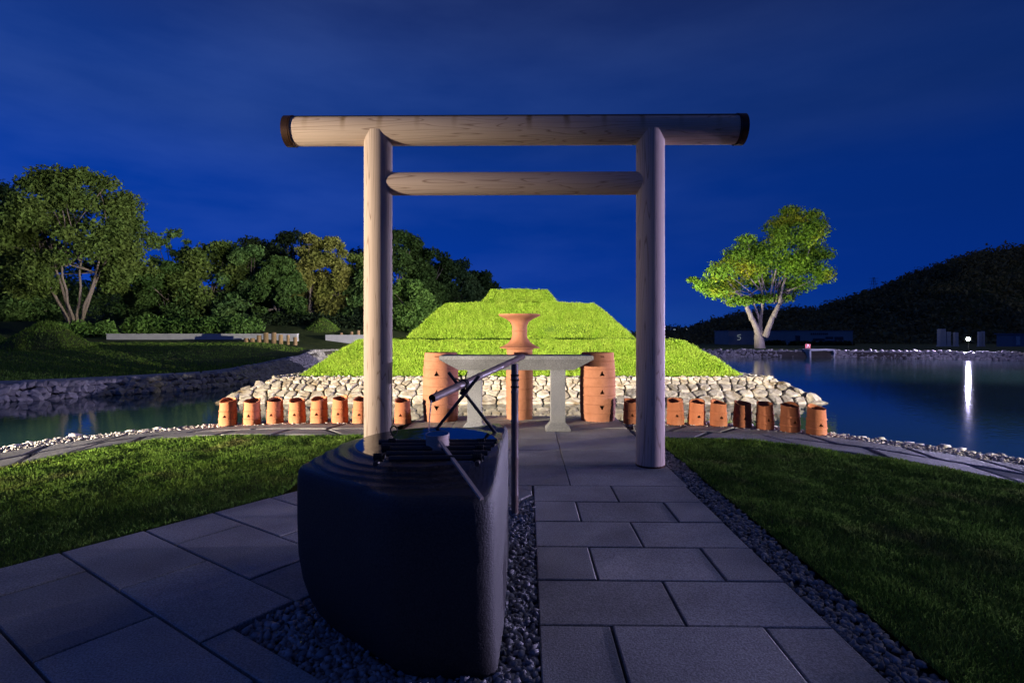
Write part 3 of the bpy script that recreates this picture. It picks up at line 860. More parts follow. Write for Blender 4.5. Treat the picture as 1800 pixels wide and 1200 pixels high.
def voronoi_cells(pts, bounds):
    cells = []
    P = np.array(pts)
    for i, p in enumerate(pts):
        poly = list(bounds)
        d = np.linalg.norm(P-P[i], axis=1)
        for j in np.argsort(d)[1:22]:
            q = pts[j]
            nx, ny = q[0]-p[0], q[1]-p[1]
            c = (q[0]**2+q[1]**2-p[0]**2-p[1]**2)/2
            poly = clip(poly, nx, ny, c)
            if len(poly) < 3: break
        cells.append(poly if len(poly) > 2 else None)
    return cells
def stone_mesh(poly, to3, nrm, r, deep=0.16, proud=0.05):
    """a rough field stone filling a polygon cell of the wall"""
    n0 = len(poly)
    q = offset_poly(poly, r.uniform(0.010, 0.022))
    if area(q) < 0.003: return None
    # cut the corners
    p2 = []
    for i in range(n0):
        a = Vector(q[i]); b = Vector(q[(i+1) % n0])
        t = r.uniform(0.09, 0.24)
        p2 += [tuple(a.lerp(b, t)), tuple(a.lerp(b, 1-t))]
    q = p2; n = len(q)
    c = (sum(p[0] for p in q)/n, sum(p[1] for p in q)/n)
    pr = proud*r.uniform(0.5, 1.3); v = []; f = []
    for sc_, dz, jit in ((1.0, -deep, 0), (1.0, -0.005, 0), (0.93, pr*0.72, 0.008), (0.78, pr, 0.012)):
        for p in q:
            u = c[0]+(p[0]-c[0])*sc_; w = c[1]+(p[1]-c[1])*sc_
            v.append(to3(u, w)+nrm*(dz+r.uniform(-jit, jit)))
    v.append(to3(*c)+nrm*(pr*r.uniform(0.85, 1.2)))
    for k in range(3):
        for i in range(n):
            j = (i+1) % n; f.append((k*n+i, k*n+j, (k+1)*n+j, (k+1)*n+i))
    for i in range(n): f.append((3*n+i, 3*n+(i+1) % n, 4*n))
    return pm('stone', v, f)
def revet(side, seed, parts=True):
    r = random.Random(seed)
    run = HB-HT; rise = ZT-WATER; SL = math.hypot(run, rise)
    a = R(side*90)
    out = Vector((math.sin(a)*1.0, -math.cos(a), 0)); al = Vector((math.cos(a), math.sin(a), 0))
    def to3(u, w):
        t = w/SL
        return al*u+out*(HB-run*t)+Vector((0, 0, WATER-0.04+(rise+0.03)*t))
    nrm = (out*rise+Vector((0, 0, run))).normalized()
    rows = [0.0, 0.36, 0.68, 0.93, 1.14, SL]
    pts = []
    for k in range(5):
        h0, h1 = rows[k], rows[k+1]; wd = (0.41, 0.33, 0.28, 0.245, 0.22)[k]
        u = -HB-0.4+r.uniform(0, wd)
        while u < HB+0.4:
            pts.append((u, (h0+h1)/2+r.uniform(-0.5, 0.5)*(h1-h0)*0.75)); u += wd*r.uniform(0.62, 1.38)
    bounds = [(-HB, 0), (HB, 0), (HT, SL), (-HT, SL)]
    made = []
    for c in voronoi_cells(pts, bounds):
        if c and area(c) > 0.012:
            me = stone_mesh(c, to3, nrm, r)
            if me: made.append(me)
    if parts:
        for me in made: link('stone', me, M['wall_stone'], isl)
    else:
        mb = MB()
        for me in made: mb.add([tuple(v.co) for v in me.vertices], [tuple(p.vertices) for p in me.polygons])
        ST(mb.build('side_stones', M['wall_stone'], isl))
    return len(made)
n_front = revet(0, 11)
for s_ in (1, 2, 3): revet(s_, 11+s_, parts=False)
# larger corner stones where the faces meet
for sx in (-1, 1):
    for k in range(4):
        t = (k+0.5)/4; h = HB+(HT-HB)*t
        V, F = ico(2, 0.30, 300+k+sx*7)
        me = pm('stone', [tuple(p) for p in V*np.array([0.24, 0.24, 0.10])*(1-0.1*k)], [tuple(f_) for f_ in F])
        o = link('stone', me, M['wall_stone'], isl); o.location = (sx*(h-0.15), -h+0.15, WATER+0.02+(ZT-WATER)*t); o.rotation_euler = (0.4, sx*0.4, k)
# loose pale and dark stones on the berm
u = rng.uniform(-1, 1, 4200); side = rng.integers(0, 4, 4200); off = rng.uniform(6.0, 6.95, 4200)
bx = np.where(side == 0, u*off, np.where(side == 1, off, np.where(side == 2, u*off, -off)))
by = np.where(side == 0, -off, np.where(side == 1, u*off, np.where(side == 2, off, u*off)))
scatter_rocks('berm_gravel', np.c_[bx, by, rng.uniform(ZT-0.04, ZT+0.01, 4200)], rng.uniform(0.02, 0.055, 4200), M['pebble_pale'], isl, sub=1, flat=0.5)

# ------------------------------------------------------------------ stepped grass mound
mound = T(empty('grass_mound', (IC.x-0.0, IC.y, 0)), 'bright green three-tiered square grass mound on the stone-faced island', 'mound')
tiers = [(6.42, 5.10, ZT-0.04, 1.18), (4.06, 2.66, 0.98, 2.46), (1.62, 1.08, 2.30, 3.07)]
def mound_tier(h0, h1, z0, z1, dens, L):
    lev = []
    for t in np.linspace(0, 1, 9):
        lev.append((h0+(h1-h0)*t+0.05*math.sin(math.pi*t)*(h0-h1)*0.6, 0.22+0.10*t, z0+(z1-z0)*t))
    lev.append((h1-0.10, 0.5*h1*0.6 if h1 < 1.2 else 0.5, z1+0.015)); lev.append((h1-0.32, 0.4*h1*0.6 if h1 < 1.2 else 0.5, z1-(0.17 if h1 > 1.5 else -0.03))); lev.append((h1*0.4, 0.2*h1, z1-(0.17 if h1 > 1.5 else -0.05)))
    mb = frustum(lev, n=10)
    vv = []
    for v in mb.v:
        d = 0.045*mnoise.noise((v[0]*1.1, v[1]*1.1, v[2]*1.6+h0))+0.02*mnoise.noise((v[0]*3, v[1]*3, v[2]*3+h0))
        l = math.hypot(v[0], v[1]) or 1
        vv.append((v[0]+v[0]/l*d, v[1]+v[1]/l*d, v[2]+d*0.5))
    mb.v = vv
    t_ = mb.build('tier', M['mound_soil'], mound, True)
    # blades: all four faces, the front one densest, plus the crown edge
    Ps, Ns = [], []
    sl = math.hypot(h0-h1, z1-z0)
    for s_ in range(4):
        n = int((h0+h1)*sl*dens*(1.0 if s_ == 0 else 0.35))
        t = rng.random(n)*(1.01 if h0 > 6 else 0.83)+(0.0 if h0 > 6 else 0.185); h = h0+(h1-h0)*t+0.05*np.sin(np.pi*np.clip(t, 0, 1))*(h0-h1)*0.6  # upper tiers keep a bare dark foot that stands in for ledge shade
        u = rng.uniform(-1, 1, n)*h*0.985
        z = z0+(z1-z0)*t
        a = math.pi/2*s_
        al = np.array([math.cos(a), math.sin(a), 0]); out = np.array([math.sin(a), -math.cos(a), 0])
        # corner rounding
        edge = np.clip((np.abs(u)-(h-0.40))/0.40, 0, 1); hh = h-0.07*edge**3
        P = u[:, None]*al+hh[:, None]*out; P[:, 2] = z
        nn = out*(z1-z0)/sl+np.array([0, 0, (h0-h1)/sl])
        Ps.append(P); Ns.append(np.tile(nn, (n, 1)))
    n = int(4*h1*0.5*dens*1.2)
    a = rng.integers(0, 4, n); u = rng.uniform(-1, 1, n)*h1*0.97; o_ = h1-rng.random(n)*0.14
    x = np.choose(a, [u, o_, u, -o_]); y = np.choose(a, [-o_, u, o_, u])
    Ps.append(np.stack([x, y, np.full(n, z1+0.01)], 1)); Ns.append(np.tile([0, 0, 1.0], (n, 1)))
    nc = n; P = np.concatenate(Ps); Nn = np.concatenate(Ns)
    d = np.array([0.035*mnoise.noise((p[0]*1.1, p[1]*1.1, p[2]*1.6+h0)) for p in P])
    P = P+Nn*d[:, None]
    cl = np.array([mnoise.noise((p[0]*2.3, p[1]*2.3, p[2]*2.3)) for p in P])
    Nn = Nn*0.75+np.array([0, 0, 0.30]); Nn /= np.linalg.norm(Nn, axis=1)[:, None]
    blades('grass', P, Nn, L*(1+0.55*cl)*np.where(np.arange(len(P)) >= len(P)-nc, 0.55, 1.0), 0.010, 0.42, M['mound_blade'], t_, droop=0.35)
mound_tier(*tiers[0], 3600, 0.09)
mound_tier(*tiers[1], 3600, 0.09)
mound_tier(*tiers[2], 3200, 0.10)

# ------------------------------------------------------------------ wooden gate
GZ = 3.585
gate = T(empty('torii_gate', (0.02, 5.87, 0), R(-0.7)), 'large pale wooden torii gate of round logs on the stone terrace', 'torii gate')
for sx in (-1, 1):
    mb = MB()
    pr = [(0.150, -0.02), (0.1505, 0.02), (0.1505, 1.2), (0.1495, 2.4), (0.149, 3.35), (0.149, 3.555)]
    mb.lathe(pr, 64, (0, 0, 0), True, True)
    o = auto_smooth(mb.build('pillar', M['pillar_wood'], gate)); o.location = (sx*1.46, -0.011, 0)
    mb = MB(); mb.lathe([(0.156, -0.01), (0.156, 0.012), (0.151, 0.016)], 48, (0, 0, 0))
    c = mb.build('foot_ring', M['bronze'], o)
beam = MB()
def xlog(mb, x0, x1, r, n=64, a0=0.0, a1=360.0, seg=1, cap=True):
    full = abs(a1-a0) >= 360
    cnt = n if full else n+1
    v = []; f = []
    for s in range(seg+1):
        x = x0+(x1-x0)*s/seg
        for k_ in range(cnt):
            a = R(a0+(a1-a0)*k_/n); v.append((x, -math.cos(a)*r, math.sin(a)*r))
    for s in range(seg):
        for k_ in range(n if full else n):
            l = (k_+1) % cnt; f.append((s*cnt+k_, s*cnt+l, (s+1)*cnt+l, (s+1)*cnt+k_))
    if cap and full:
        f.append(tuple(range(cnt))); f.append(tuple(reversed([seg*cnt+i for i in range(cnt)])))
    mb.add(v, f)
xlog(beam, -2.38, 2.40, 0.154)
bo = auto_smooth(beam.build('top_beam', M['beam_wood'], gate)); bo.location = (0, 0, GZ)
# sheet-metal cover over the upper side, in strips with raised seams
x = -2.385; i = 0
while x < 2.40:
    x1 = min(2.405, x+(0.20 if i == 0 else 0.40))
    mb = MB(); xlog(mb, x, x1-0.004, 0.1585, n=28, a0=48, a1=132, cap=False)
    v = mb.v[:]; n = len(v)
    mb.add([(p[0], p[1]*0.965, p[2]*0.965) for p in v], [tuple(reversed(q)) for q in mb.f])
    o = mb.build('metal_sheet', M['sheet'], bo, True)
    x = x1; i += 1
for sx in (-1, 1):
    mb = MB(); x0 = sx*2.385; x1 = sx*2.455
    xlog(mb, min(x0, x1), max(x0, x1), 0.163)
    auto_smooth(mb.build('end_cap', M['bronze'], bo))
    mb = MB(); xlog(mb, sx*2.372-0.006, sx*2.372+0.006, 0.1655); auto_smooth(mb.build('cap_rim', M['bronze'], bo))
tie = MB(); xlog(tie, -1.46, 1.46, 0.121)
to = auto_smooth(tie.build('tie_beam', M['tie_wood'], gate)); to.location = (0, 0, 3.015)

# ------------------------------------------------------------------ terracotta cylinders
def shell(outer, thick, n=44, rimf=None, wob=0.0, seed=0):
    """hollow pot: outer profile up, inner profile down, closed bottom"""
    r = random.Random(seed); ph = r.uniform(0, 6.28)
    inner = [(max(0.01, a-thick), z) for a, z in reversed(outer)]
    inner = [p for p in inner if p[1] > outer[0][1]+0.03]
    prof = outer+inner+[(inner[-1][0], outer[0][1]+0.03)]
    v = []; f = []; ztop = outer[-1][1]
    for a, z in prof:
        for k_ in range(n):
            t = 2*math.pi*k_/n
            rr = a*(1+wob*math.sin(2*t+ph)+wob*0.6*math.sin(3*t+ph*2+z*4))
            zz = z+(rimf(t)*smooth(ztop*0.72, ztop, z) if rimf else 0)
            v.append((rr*math.cos(t), rr*math.sin(t), zz))
    for i in range(len(prof)-1):
        for k_ in range(n):
            l = (k_+1) % n; f.append((i*n+k_, i*n+l, (i+1)*n+l, (i+1)*n+k_))
    f.append(tuple(reversed(range(n)))); f.append(tuple((len(prof)-1)*n+k_ for k_ in range(n)))
    return pm('pot', v, f)
def cut_holes(me, cutters):
    """real openings through the wall: boolean difference with small prisms"""
    o = bpy.data.objects.new('tmp_pot', me); col.objects.link(o)
    cs = []
    for tri, y0, y1 in cutters:
        n = len(tri)
        v = [(p[0], y0, p[1]) for p in tri]+[(p[0], y1, p[1]) for p in tri]
        f = [tuple(range(n)), tuple(reversed(range(n, 2*n)))]+[(i, n+i, n+(i+1) % n, (i+1) % n) for i in range(n)]
        cm = pm('tmp_cut', v, f)
        bm = bmesh.new(); bm.from_mesh(cm); bmesh.ops.recalc_face_normals(bm, faces=bm.faces); bm.to_mesh(cm); bm.free()
        c = bpy.data.objects.new('tmp_cut', cm); col.objects.link(c); cs.append(c)
        m = o.modifiers.new('b', 'BOOLEAN'); m.operation = 'DIFFERENCE'; m.object = c; m.solver = 'EXACT'
    dg = bpy.context.evaluated_depsgraph_get(); dg.update()
    ev = o.evaluated_get(dg)
    res = bpy.data.meshes.new_from_object(ev)
    for c in cs: bpy.data.objects.remove(c)
    bpy.data.objects.remove(o)
    return res
def tri(cx, cz, w, h, up=True):
    return [(cx-w/2, cz), (cx+w/2, cz), (cx, cz+h)] if up else [(cx-w/2, cz+h), (cx, cz), (cx+w/2, cz+h)]
def ring_mesh(r, z, prot=0.010, h=0.013, n=44, wob=0.0, seed=0):
    mb = MB(); ph = random.Random(seed).uniform(0, 6.28)
    v = []; f = []
    for a, zz in ((r-0.004, z-h), (r+prot*0.9, z-h*0.5), (r+prot, z+h*0.2), (r-0.004, z+h*0.9)):
        for k_ in range(n):
            t = 2*math.pi*k_/n
            rr = a*(1+wob*math.sin(2*t+ph)+wob*0.6*math.sin(3*t+ph*2+z*4)); v.append((rr*math.cos(t), rr*math.sin(t), zz))
    for i in range(3):
        for k_ in range(n):
            l = (k_+1) % n; f.append((i*n+k_, i*n+l, (i+1)*n+l, (i+1)*n+k_))
    return pm('ridge', v, f, True)
def finish(me, ang=35):
    o = bpy.data.objects.new('tmp', me); auto_smooth(o, ang); bpy.data.objects.remove(o); return me
small = []
for k_ in range(4):
    r = random.Random(40+k_); p1, p2 = r.uniform(0, 6.28), r.uniform(-0.6, 0.6)
    rim = lambda t, p1=p1, p2=p2, s=r.uniform(0.026, 0.036): s*math.sin(t+p2*0.7)*1.0+0.008*math.sin(2*t+p1)+0.003*math.sin(3*t+p1*2)
    me = shell([(0.128, 0), (0.131, 0.03), (0.130, 0.09), (0.127, 0.16), (0.124, 0.20), (0.120, 0.27), (0.117, 0.33), (0.119, 0.372)], 0.016, 44, rim, 0.012, k_)
    me = cut_holes(me, [(tri(0.0, 0.125, 0.058, 0.046), -0.3, -0.05)])
    me.materials.clear(); me.materials.append(M['clay']); finish(me, 50)
    rings = [ring_mesh(0.1285, 0.092, wob=0.012, seed=k_), ring_mesh(0.1235, 0.212, wob=0.012, seed=k_)]
    for q in rings: q.materials.append(M['clay'])
    small.append((me, rings))
def gpt(px, py): 
    z = 1344/(py-587); return ((px-900)/960*z, z)
spots_l = [(393,748),(435.5,746),(477,744.3),(517,743.3),(556,743.3),(593,743),(630,744),(705,745)]
spots_r = [(1113,745),(1192,746.7),(1229,746.9),(1269,749.3),(1311,751),(1352,755),(1397,759.5),(1444.5,764.4)]
ordl = ['leftmost, farthest from the gate', 'second from the left end', 'third from the left end', 'fourth from the left end', 'fifth from the left end', 'sixth from the left end',
        'just left of the left gate pillar', 'between left pillar and big drum']
ordr = ['half hidden by the right pillar', 'first one right of the right gate pillar', 'second one right of the right gate pillar', 'third one right of the right gate pillar',
        'fourth from the right end', 'third from the right end', 'second from the right end', 'rightmost, nearest the open water']
for side_, spots, ords in (('left', spots_l, ordl), ('right', spots_r, ordr)):
    for i, (p, od) in enumerate(zip(spots, ords)):
        x, y = gpt(*p)
        me, rings = small[(i*3+(0 if side_ == 'left' else 1)) % 4]
        o = empty('clay_cylinder', (x, y+0.13, -0.008), math.atan2(-x, y)*0.35*0+random.uniform(-0.10, 0.10)+(-0.30 if side_ == 'left' and i in (0, 1) else 0)*-0.3)
        s_ = random.uniform(0.97, 1.04); o.scale = (s_, s_, random.uniform(0.96, 1.06)); o.rotation_euler[0] = random.uniform(-0.02, 0.03); o.rotation_euler[1] = random.uniform(-0.03, 0.03)
        T(o, 'small orange clay cylinder at the water edge, '+od, 'clay cylinder', 'small clay cylinders lining the pond edge')
        link('body', me, None, o)
        for q in rings: link('ridge', q, None, o)
# tall drums either side of the altar
def drum(name, x, y, prof, holes, ridges, label, top_mat='clay_pale'):
    o = T(empty(name, (x, y, 0)), label, 'clay drum')
    me = shell(prof, 0.025, 56, None, 0.006, 3)
    me = cut_holes(me, holes)
    me.materials.clear(); me.materials.append(M[top_mat]); finish(me, 50)
    link('body', me, None, o)
    for rr, z in ridges:
        q = ring_mesh(rr, z, 0.012, 0.012, 56, 0.006, 3); q.materials.append(M[top_mat]); link('ridge', q, None, o)
    return o
dp = [(0.272, 0), (0.282, 0.15), (0.287, 0.35), (0.288, 0.6), (0.282, 0.8), (0.268, 0.98), (0.258, 1.10)]
dr = [(0.280, 0.13), (0.286, 0.275), (0.288, 0.415), (0.289, 0.56), (0.287, 0.70), (0.280, 0.835), (0.269, 0.965)]
dh = lambda dx: [(tri(dx, 0.185, 0.085, 0.075, False), -0.5, -0.1), (tri(dx, 0.445, 0.075, 0.075), -0.5, -0.1), (tri(dx, 0.735, 0.085, 0.08), -0.5, -0.1),
                 ([(dx-0.035, 1.035), (dx+0.035, 1.035), (dx+0.035, 1.047), (dx-0.035, 1.047)], -0.5, -0.1)]
drum('clay_drum', -1.165, 8.93, dp, dh(-0.03), dr, 'tall terracotta drum with triangular holes left of the altar')
drum('clay_drum', 1.405, 8.96, dp, dh(0.03), dr, 'tall terracotta drum with triangular holes right of the altar')
vp = [(0.212, 0), (0.218, 0.2), (0.222, 0.5), (0.220, 0.85), (0.212, 1.06), (0.214, 1.135), (0.235, 1.160), (0.330, 1.168), (0.334, 1.180), (0.270, 1.205), (0.190, 1.255), (0.140, 1.315), (0.124, 1.37), (0.122, 1.50),
      (0.128, 1.545), (0.155, 1.60), (0.215, 1.645), (0.250, 1.662), (0.262, 1.668), (0.330, 1.70), (0.346, 1.716), (0.346, 1.73)]
vr = [(0.217, 0.16), (0.220, 0.33), (0.222, 0.50), (0.221, 0.67), (0.219, 0.84), (0.214, 1.0), (0.123, 1.45)]
drum('clay_vase', 0.126, 9.10, vp, [(tri(-0.10, 0.22, 0.07, 0.06, False), -0.5, -0.06), (tri(-0.10, 0.52, 0.07, 0.06), -0.5, -0.06)], vr, 'tall flared terracotta vase behind the altar table', 'clay_pale')

# ------------------------------------------------------------------ granite altar table
altar = T(empty('altar_table', (0.062, 7.98, 0)), 'grey granite altar table on two pillar legs in front of the vase', 'table')
mb = MB()
def trapz(levels):
    v = []; f = []
    for hx, hy0, hy1, z in levels: v += [(-hx, hy0, z), (hx, hy0, z), (hx, hy1, z), (-hx, hy1, z)]
    for i in range(len(levels)-1):
        for k_ in range(4):
            l = (k_+1) % 4; f.append((i*4+k_, i*4+l, (i+1)*4+l, (i+1)*4+k_))
    f.append((3, 2, 1, 0)); n = (len(levels)-1)*4; f.append((n, n+1, n+2, n+3))
    return v, f
mb.add(*trapz([(0.83, -0.115, 0.15, 0.882), (1.086, -0.246, 0.275, 1.033), (1.093, -0.254, 0.282, 1.04), (1.093, -0.254, 0.282, 1.086), (1.088, -0.249, 0.277, 1.092)]))
mb.build('table_top', M['granite'], altar)
for x in (-0.606, 0.607):
    mb = MB(); mb.add(*trapz([(0.103, -0.095, 0.095, 0.12), (0.103, -0.095, 0.095, 0.8815)]))
    lg = mb.build('leg', M['granite'], altar); lg.location = (x, 0.02, 0)
    mb = MB(); mb.add(*trapz([(0.175, -0.14, 0.14, 0.0), (0.175, -0.14, 0.14, 0.035), (0.104, -0.096, 0.096, 0.1195)])); mb.build('foot', M['granite'], lg)

# ------------------------------------------------------------------ dark stone water basin
BC = (-0.50, 2.98)
plan = [(-1.075, 2.66), (-0.50, 2.165), (-0.075, 2.165), (-0.045, 2.62), (-0.022, 3.84), (-0.42, 3.80), (-0.93, 3.18)]
def chaikin(p, it=3, t=0.22):
    for _ in range(it):
        q = []
        for i in range(len(p)):
            a = Vector(p[i]); b = Vector(p[(i+1) % len(p)])
            q += [tuple(a.lerp(b, t)), tuple(a.lerp(b, 1-t))]
        p = q
    return p
pl = chaikin([tuple(p) for p in plan], 3, 0.08)
NA = 160
def ray_r(ang):
    dx, dy = math.cos(ang), math.sin(ang); best = 0
    for i in range(len(pl)):
        ax, ay = pl[i-1][0]-BC[0], pl[i-1][1]-BC[1]; bx_, by_ = pl[i][0]-BC[0], pl[i][1]-BC[1]
        den = dx*(by_-ay)-dy*(bx_-ax)
        if abs(den) < 1e-9: continue
        s = (ax*(by_-ay)-ay*(bx_-ax))/den; t = (ax*dy-ay*dx)/den
        if s > 0 and -1e-6 <= t <= 1+1e-6: best = max(best, s)
    return best
rad = [ray_r(2*math.pi*k_/NA) for k_ in range(NA)]
PC = (-0.47, 3.04); PR = (0.375, 0.43)
def basin_mesh():
    v = []; f = []
    # sides from the gravel up, then the terraced top into the hollow
    lev = []
    for z, s in ((-0.06, 0.80), (0.0, 0.855), (0.05, 0.90), (0.12, 0.94), (0.22, 0.975), (0.34, 0.995), (0.5, 1.0), (0.62, 1.0), (0.70, 0.998)): lev.append(('s', z, s))
    for k_ in range(120): lev.append(('t', 0, 0.99-0.98*k_/119))
    for kind, z, s in lev:
        for i in range(NA):
            a = 2*math.pi*i/NA; r_ = rad[i]; dx, dy = math.cos(a), math.sin(a)
            front = smooth(0.1, 0.9, 0.55*dx-0.85*dy)      # the front right shoulder slopes away
            back = smooth(0.55, 0.95, 0.25*dx+0.97*dy)
            if kind == 's':
                tilt = z-(0.055*front if z > 0.5 else 0)
                # undercut: the foot is drawn in towards the right front
                k2 = 1-s; cx = BC[0]+k2*0.5; cy = BC[1]-k2*0.3
                v.append((cx+dx*r_*s, cy+dy*r_*s, tilt))
            else:
                e = 1-s
                x = BC[0]+dx*r_*s; y = BC[1]+dy*r_*s
                q = math.hypot((x-PC[0])/PR[0], (y-PC[1])/PR[1])
                zz = 0.806-0.018*(q-1) if q > 1 else 0.806-0.16*smooth(0.0, 0.35, 1-q)
                if q > 1: zz -= 0.038*smooth(1.0, 1.9, q)
                zz += 0.034*smooth(-0.32, -0.12, x)*smooth(3.50, 3.66, y)
                if q > 1:                       # cut steps
                    st = 0.0115; w_ = zz/st; fl = math.floor(w_); zz = (fl+smooth(0.80, 1.0, w_-fl))*st
                edge = 0.725-0.055*front
                k3 = math.sqrt(max(0, 1-(1-min(1, e/0.075))**2))     # rounded shoulder
                zz = edge-0.02+(zz-edge+0.02)*k3
                v.append((x, y, zz))
    m = len(lev)
    for j in range(m-1):
        for i in range(NA):
            l = (i+1) % NA; f.append((j*NA+i, j*NA+l, (j+1)*NA+l, (j+1)*NA+i))
    f.append(tuple(reversed(range(NA)))); f.append(tuple((m-1)*NA+i for i in range(NA)))
    return pm('stone_block', v, f, True)
basin = T(empty('water_basin'), 'big rounded black stone water basin standing in gravel in the foreground', 'water basin')
link('stone_block', basin_mesh(), M['basin'], basin)
mb = MB(); mb.add([(PC[0]+math.cos(2*math.pi*i/NA)*PR[0]*1.02, PC[1]+math.sin(2*math.pi*i/NA)*PR[1]*1.02, 0.8062) for i in range(NA)], [tuple(range(NA))])
mb.build('water', M['basin_water'], basin)

# bamboo spout: standing post, sloping pipe, crossed props, bindings, falling water
spout = T(empty('bamboo_spout', (0.022, 4.30, 0)), 'bamboo spout pouring water into the basin, on a post and crossed sticks', 'water spout')
def bamboo(name, p0, p1, r, nodes, parent, matl, n=20, swell=1.10, hollow=False, taper=1.0):
    p0 = Vector(p0); p1 = Vector(p1); pts = []; rr = []
    ts = [0.0]
    for t in nodes: ts += [t-0.008, t-0.002, t+0.002, t+0.010]
    ts.append(1.0)
    for t in ts:
        near = any(abs(t-q) < 0.0035 for q in nodes)
        pts.append(p0.lerp(p1, t)); rr.append(r*(1+(taper-1)*t)*(swell if near else 1.0))
    mb = MB(); mb.tube(pts, rr, n, not hollow)
    o = auto_smooth(mb.build(name, matl, parent), 60)
    o.location = -Vector(parent.location) if parent else (0, 0, 0)
    return o
post = bamboo('post', (0.022, 4.30, -0.06), (0.022, 4.30, 1.165), 0.029, [0.16, 0.40, 0.63, 0.82, 0.905], spout, M['bamboo'])
a0, a1 = Vector((0.085, 4.34, 1.222)), Vector((-0.452, 3.10, 1.035))
pipe = bamboo('pipe', a0, a1, 0.0215, [0.09, 0.33, 0.56, 0.80], spout, M['bamboo'], n=24, hollow=True, taper=1.08)
# slanted open mouth: inner wall and dark node disc further in
mb = MB(); d = (a1-a0).normalized()
mb.tube([a1, a1-d*0.06, a1-d*0.0601], [0.0195, 0.018, 0.001], 24, False)
q = mb.build('mouth', M['bamboo_dark'], pipe, True)
mb = MB(); mb.tube([a1-d*0.004, a1+d*0.0015], [0.0232, 0.0232], 24, False); mb.build('rim', M['bamboo'], pipe, True)
mb = MB(); mb.tube([a0, a0-d*0.002], [0.0215, 0.0005], 24, False); mb.build('end_plug', M['bamboo'], pipe, True)
for z in (0.985, 1.04, 1.075):
    mb = MB(); mb.lathe([(0.030, -0.008), (0.034, -0.004), (0.034, 0.004), (0.030, 0.008)], 20, (0.022, 4.30, z)); o = mb.build('binding', M['rope'], spout, True); o.location = -Vector(spout.location)
zt = 0.80
bamboo('prop', (-0.095, 3.40, 0.775), (-0.405, 3.49, 1.155), 0.0105, [0.3, 0.62, 0.9], spout, M['bamboo_dark'], n=12)
bamboo('prop', (-0.500, 3.44, 0.772), (-0.205, 3.40, 1.140), 0.0105, [0.35, 0.66, 0.92], spout, M['bamboo_dark'], n=12)
def rope_loop(c, ax, r, turns, parent, thick=0.0045, pitch=0.008):
    c = Vector(c); ax = Vector(ax).normalized(); a = ax.orthogonal().normalized(); b = ax.cross(a); pts = []
    n = int(turns*16)
    for i in range(n+1):
        t = 2*math.pi*i/16; pts.append(c+(a*math.cos(t)+b*math.sin(t))*r+ax*(i/16-turns/2)*pitch)
    mb = MB(); mb.tube(pts, thick, 6); o = mb.build('rope', M['rope'], parent, True)
    o.location = -Vector(parent.location); return o
cx_ = a0.lerp(a1, 0.72)
rope_loop(cx_, d, 0.026, 4, spout); rope_loop((-0.302, 3.445, 1.035), (0.3, 0.1, 1), 0.021, 5, spout); rope_loop(cx_+Vector((-0.01, 0, -0.02)), (0.2, 0.5, 0.8), 0.032, 2, spout)
for dx, dz in ((-0.035, 0.07), (0.02, 0.075), (-0.055, 0.035)):
    mb = MB(); mb.tube([cx_, cx_+Vector((dx*0.6, -0.01, dz*0.75)), cx_+Vector((dx, -0.015, dz))], 0.004, 6); o = mb.build('rope_end', M['rope'], spout, True); o.location = -Vector(spout.location)
m_ = bpy.data.materials.new('stream'); m_.use_nodes = True
b_ = m_.node_tree.nodes['Principled BSDF']; b_.inputs['Base Color'].default_value = (0.85, 0.88, 0.92, 1); b_.inputs['Roughness'].default_value = 0.06; b_.inputs['Transmission Weight'].default_value = 0.75; b_.inputs['IOR'].default_value = 1.33
pts = []; 
for i in range(14):
    t = i/13; pts.append(a1+Vector((-0.004-0.016*t, -0.006-0.030*t, -0.008-(1.035-0.80)*t**1.35)))
mb = MB(); mb.tube(pts, [0.0052-0.0025*i/13+0.0006*math.sin(i*1.9) for i in range(14)], 10)
o = mb.build('water_stream', m_, spout, True); o.location = -Vector(spout.location)

# black pole rack over the pool for the ladle
rack = T(empty('ladle_rack', (-0.37, 2.52, 0.775)), 'rack of black tied bamboo poles laid across the basin under the ladle', 'rack')
for i, (y, z) in enumerate(((2.69, 0.822), (2.62, 0.820), (2.55, 0.818), (2.46, 0.815), (2.38, 0.812))):
    x0, x1 = -0.655+0.03*i, -0.075-0.012*i
    bamboo('pole', (x0, y, z), (x1, y+0.02, z), 0.0125, [0.12, 0.36, 0.60, 0.86], rack, M['bamboo_dark'], n=12)
for x in (-0.585, -0.150):
    bamboo('cross_pole', (x, 2.34, 0.797), (x, 2.735, 0.800), 0.0115, [0.3, 0.7], rack, M['bamboo_dark'], n=12)
    for y, z in ((2.69, 0.822), (2.55, 0.818), (2.40, 0.812)): rope_loop((x, y, z), (1, 0, 0), 0.0155, 5, rack)
lp_ = [Vector((-0.60, 2.69, 0.835))+Vector((0.012+0.02*math.sin(t)+0.012*t/6, 0, 0.022+0.022*(1-math.cos(t)))) for t in np.linspace(-0.5, 6.0, 16)]
mb = MB(); mb.tube(lp_, 0.0035, 6); o = mb.build('rope_loop', M['rope'], rack, True); o.location = -Vector(rack.location)
rack.location.z += 0.046

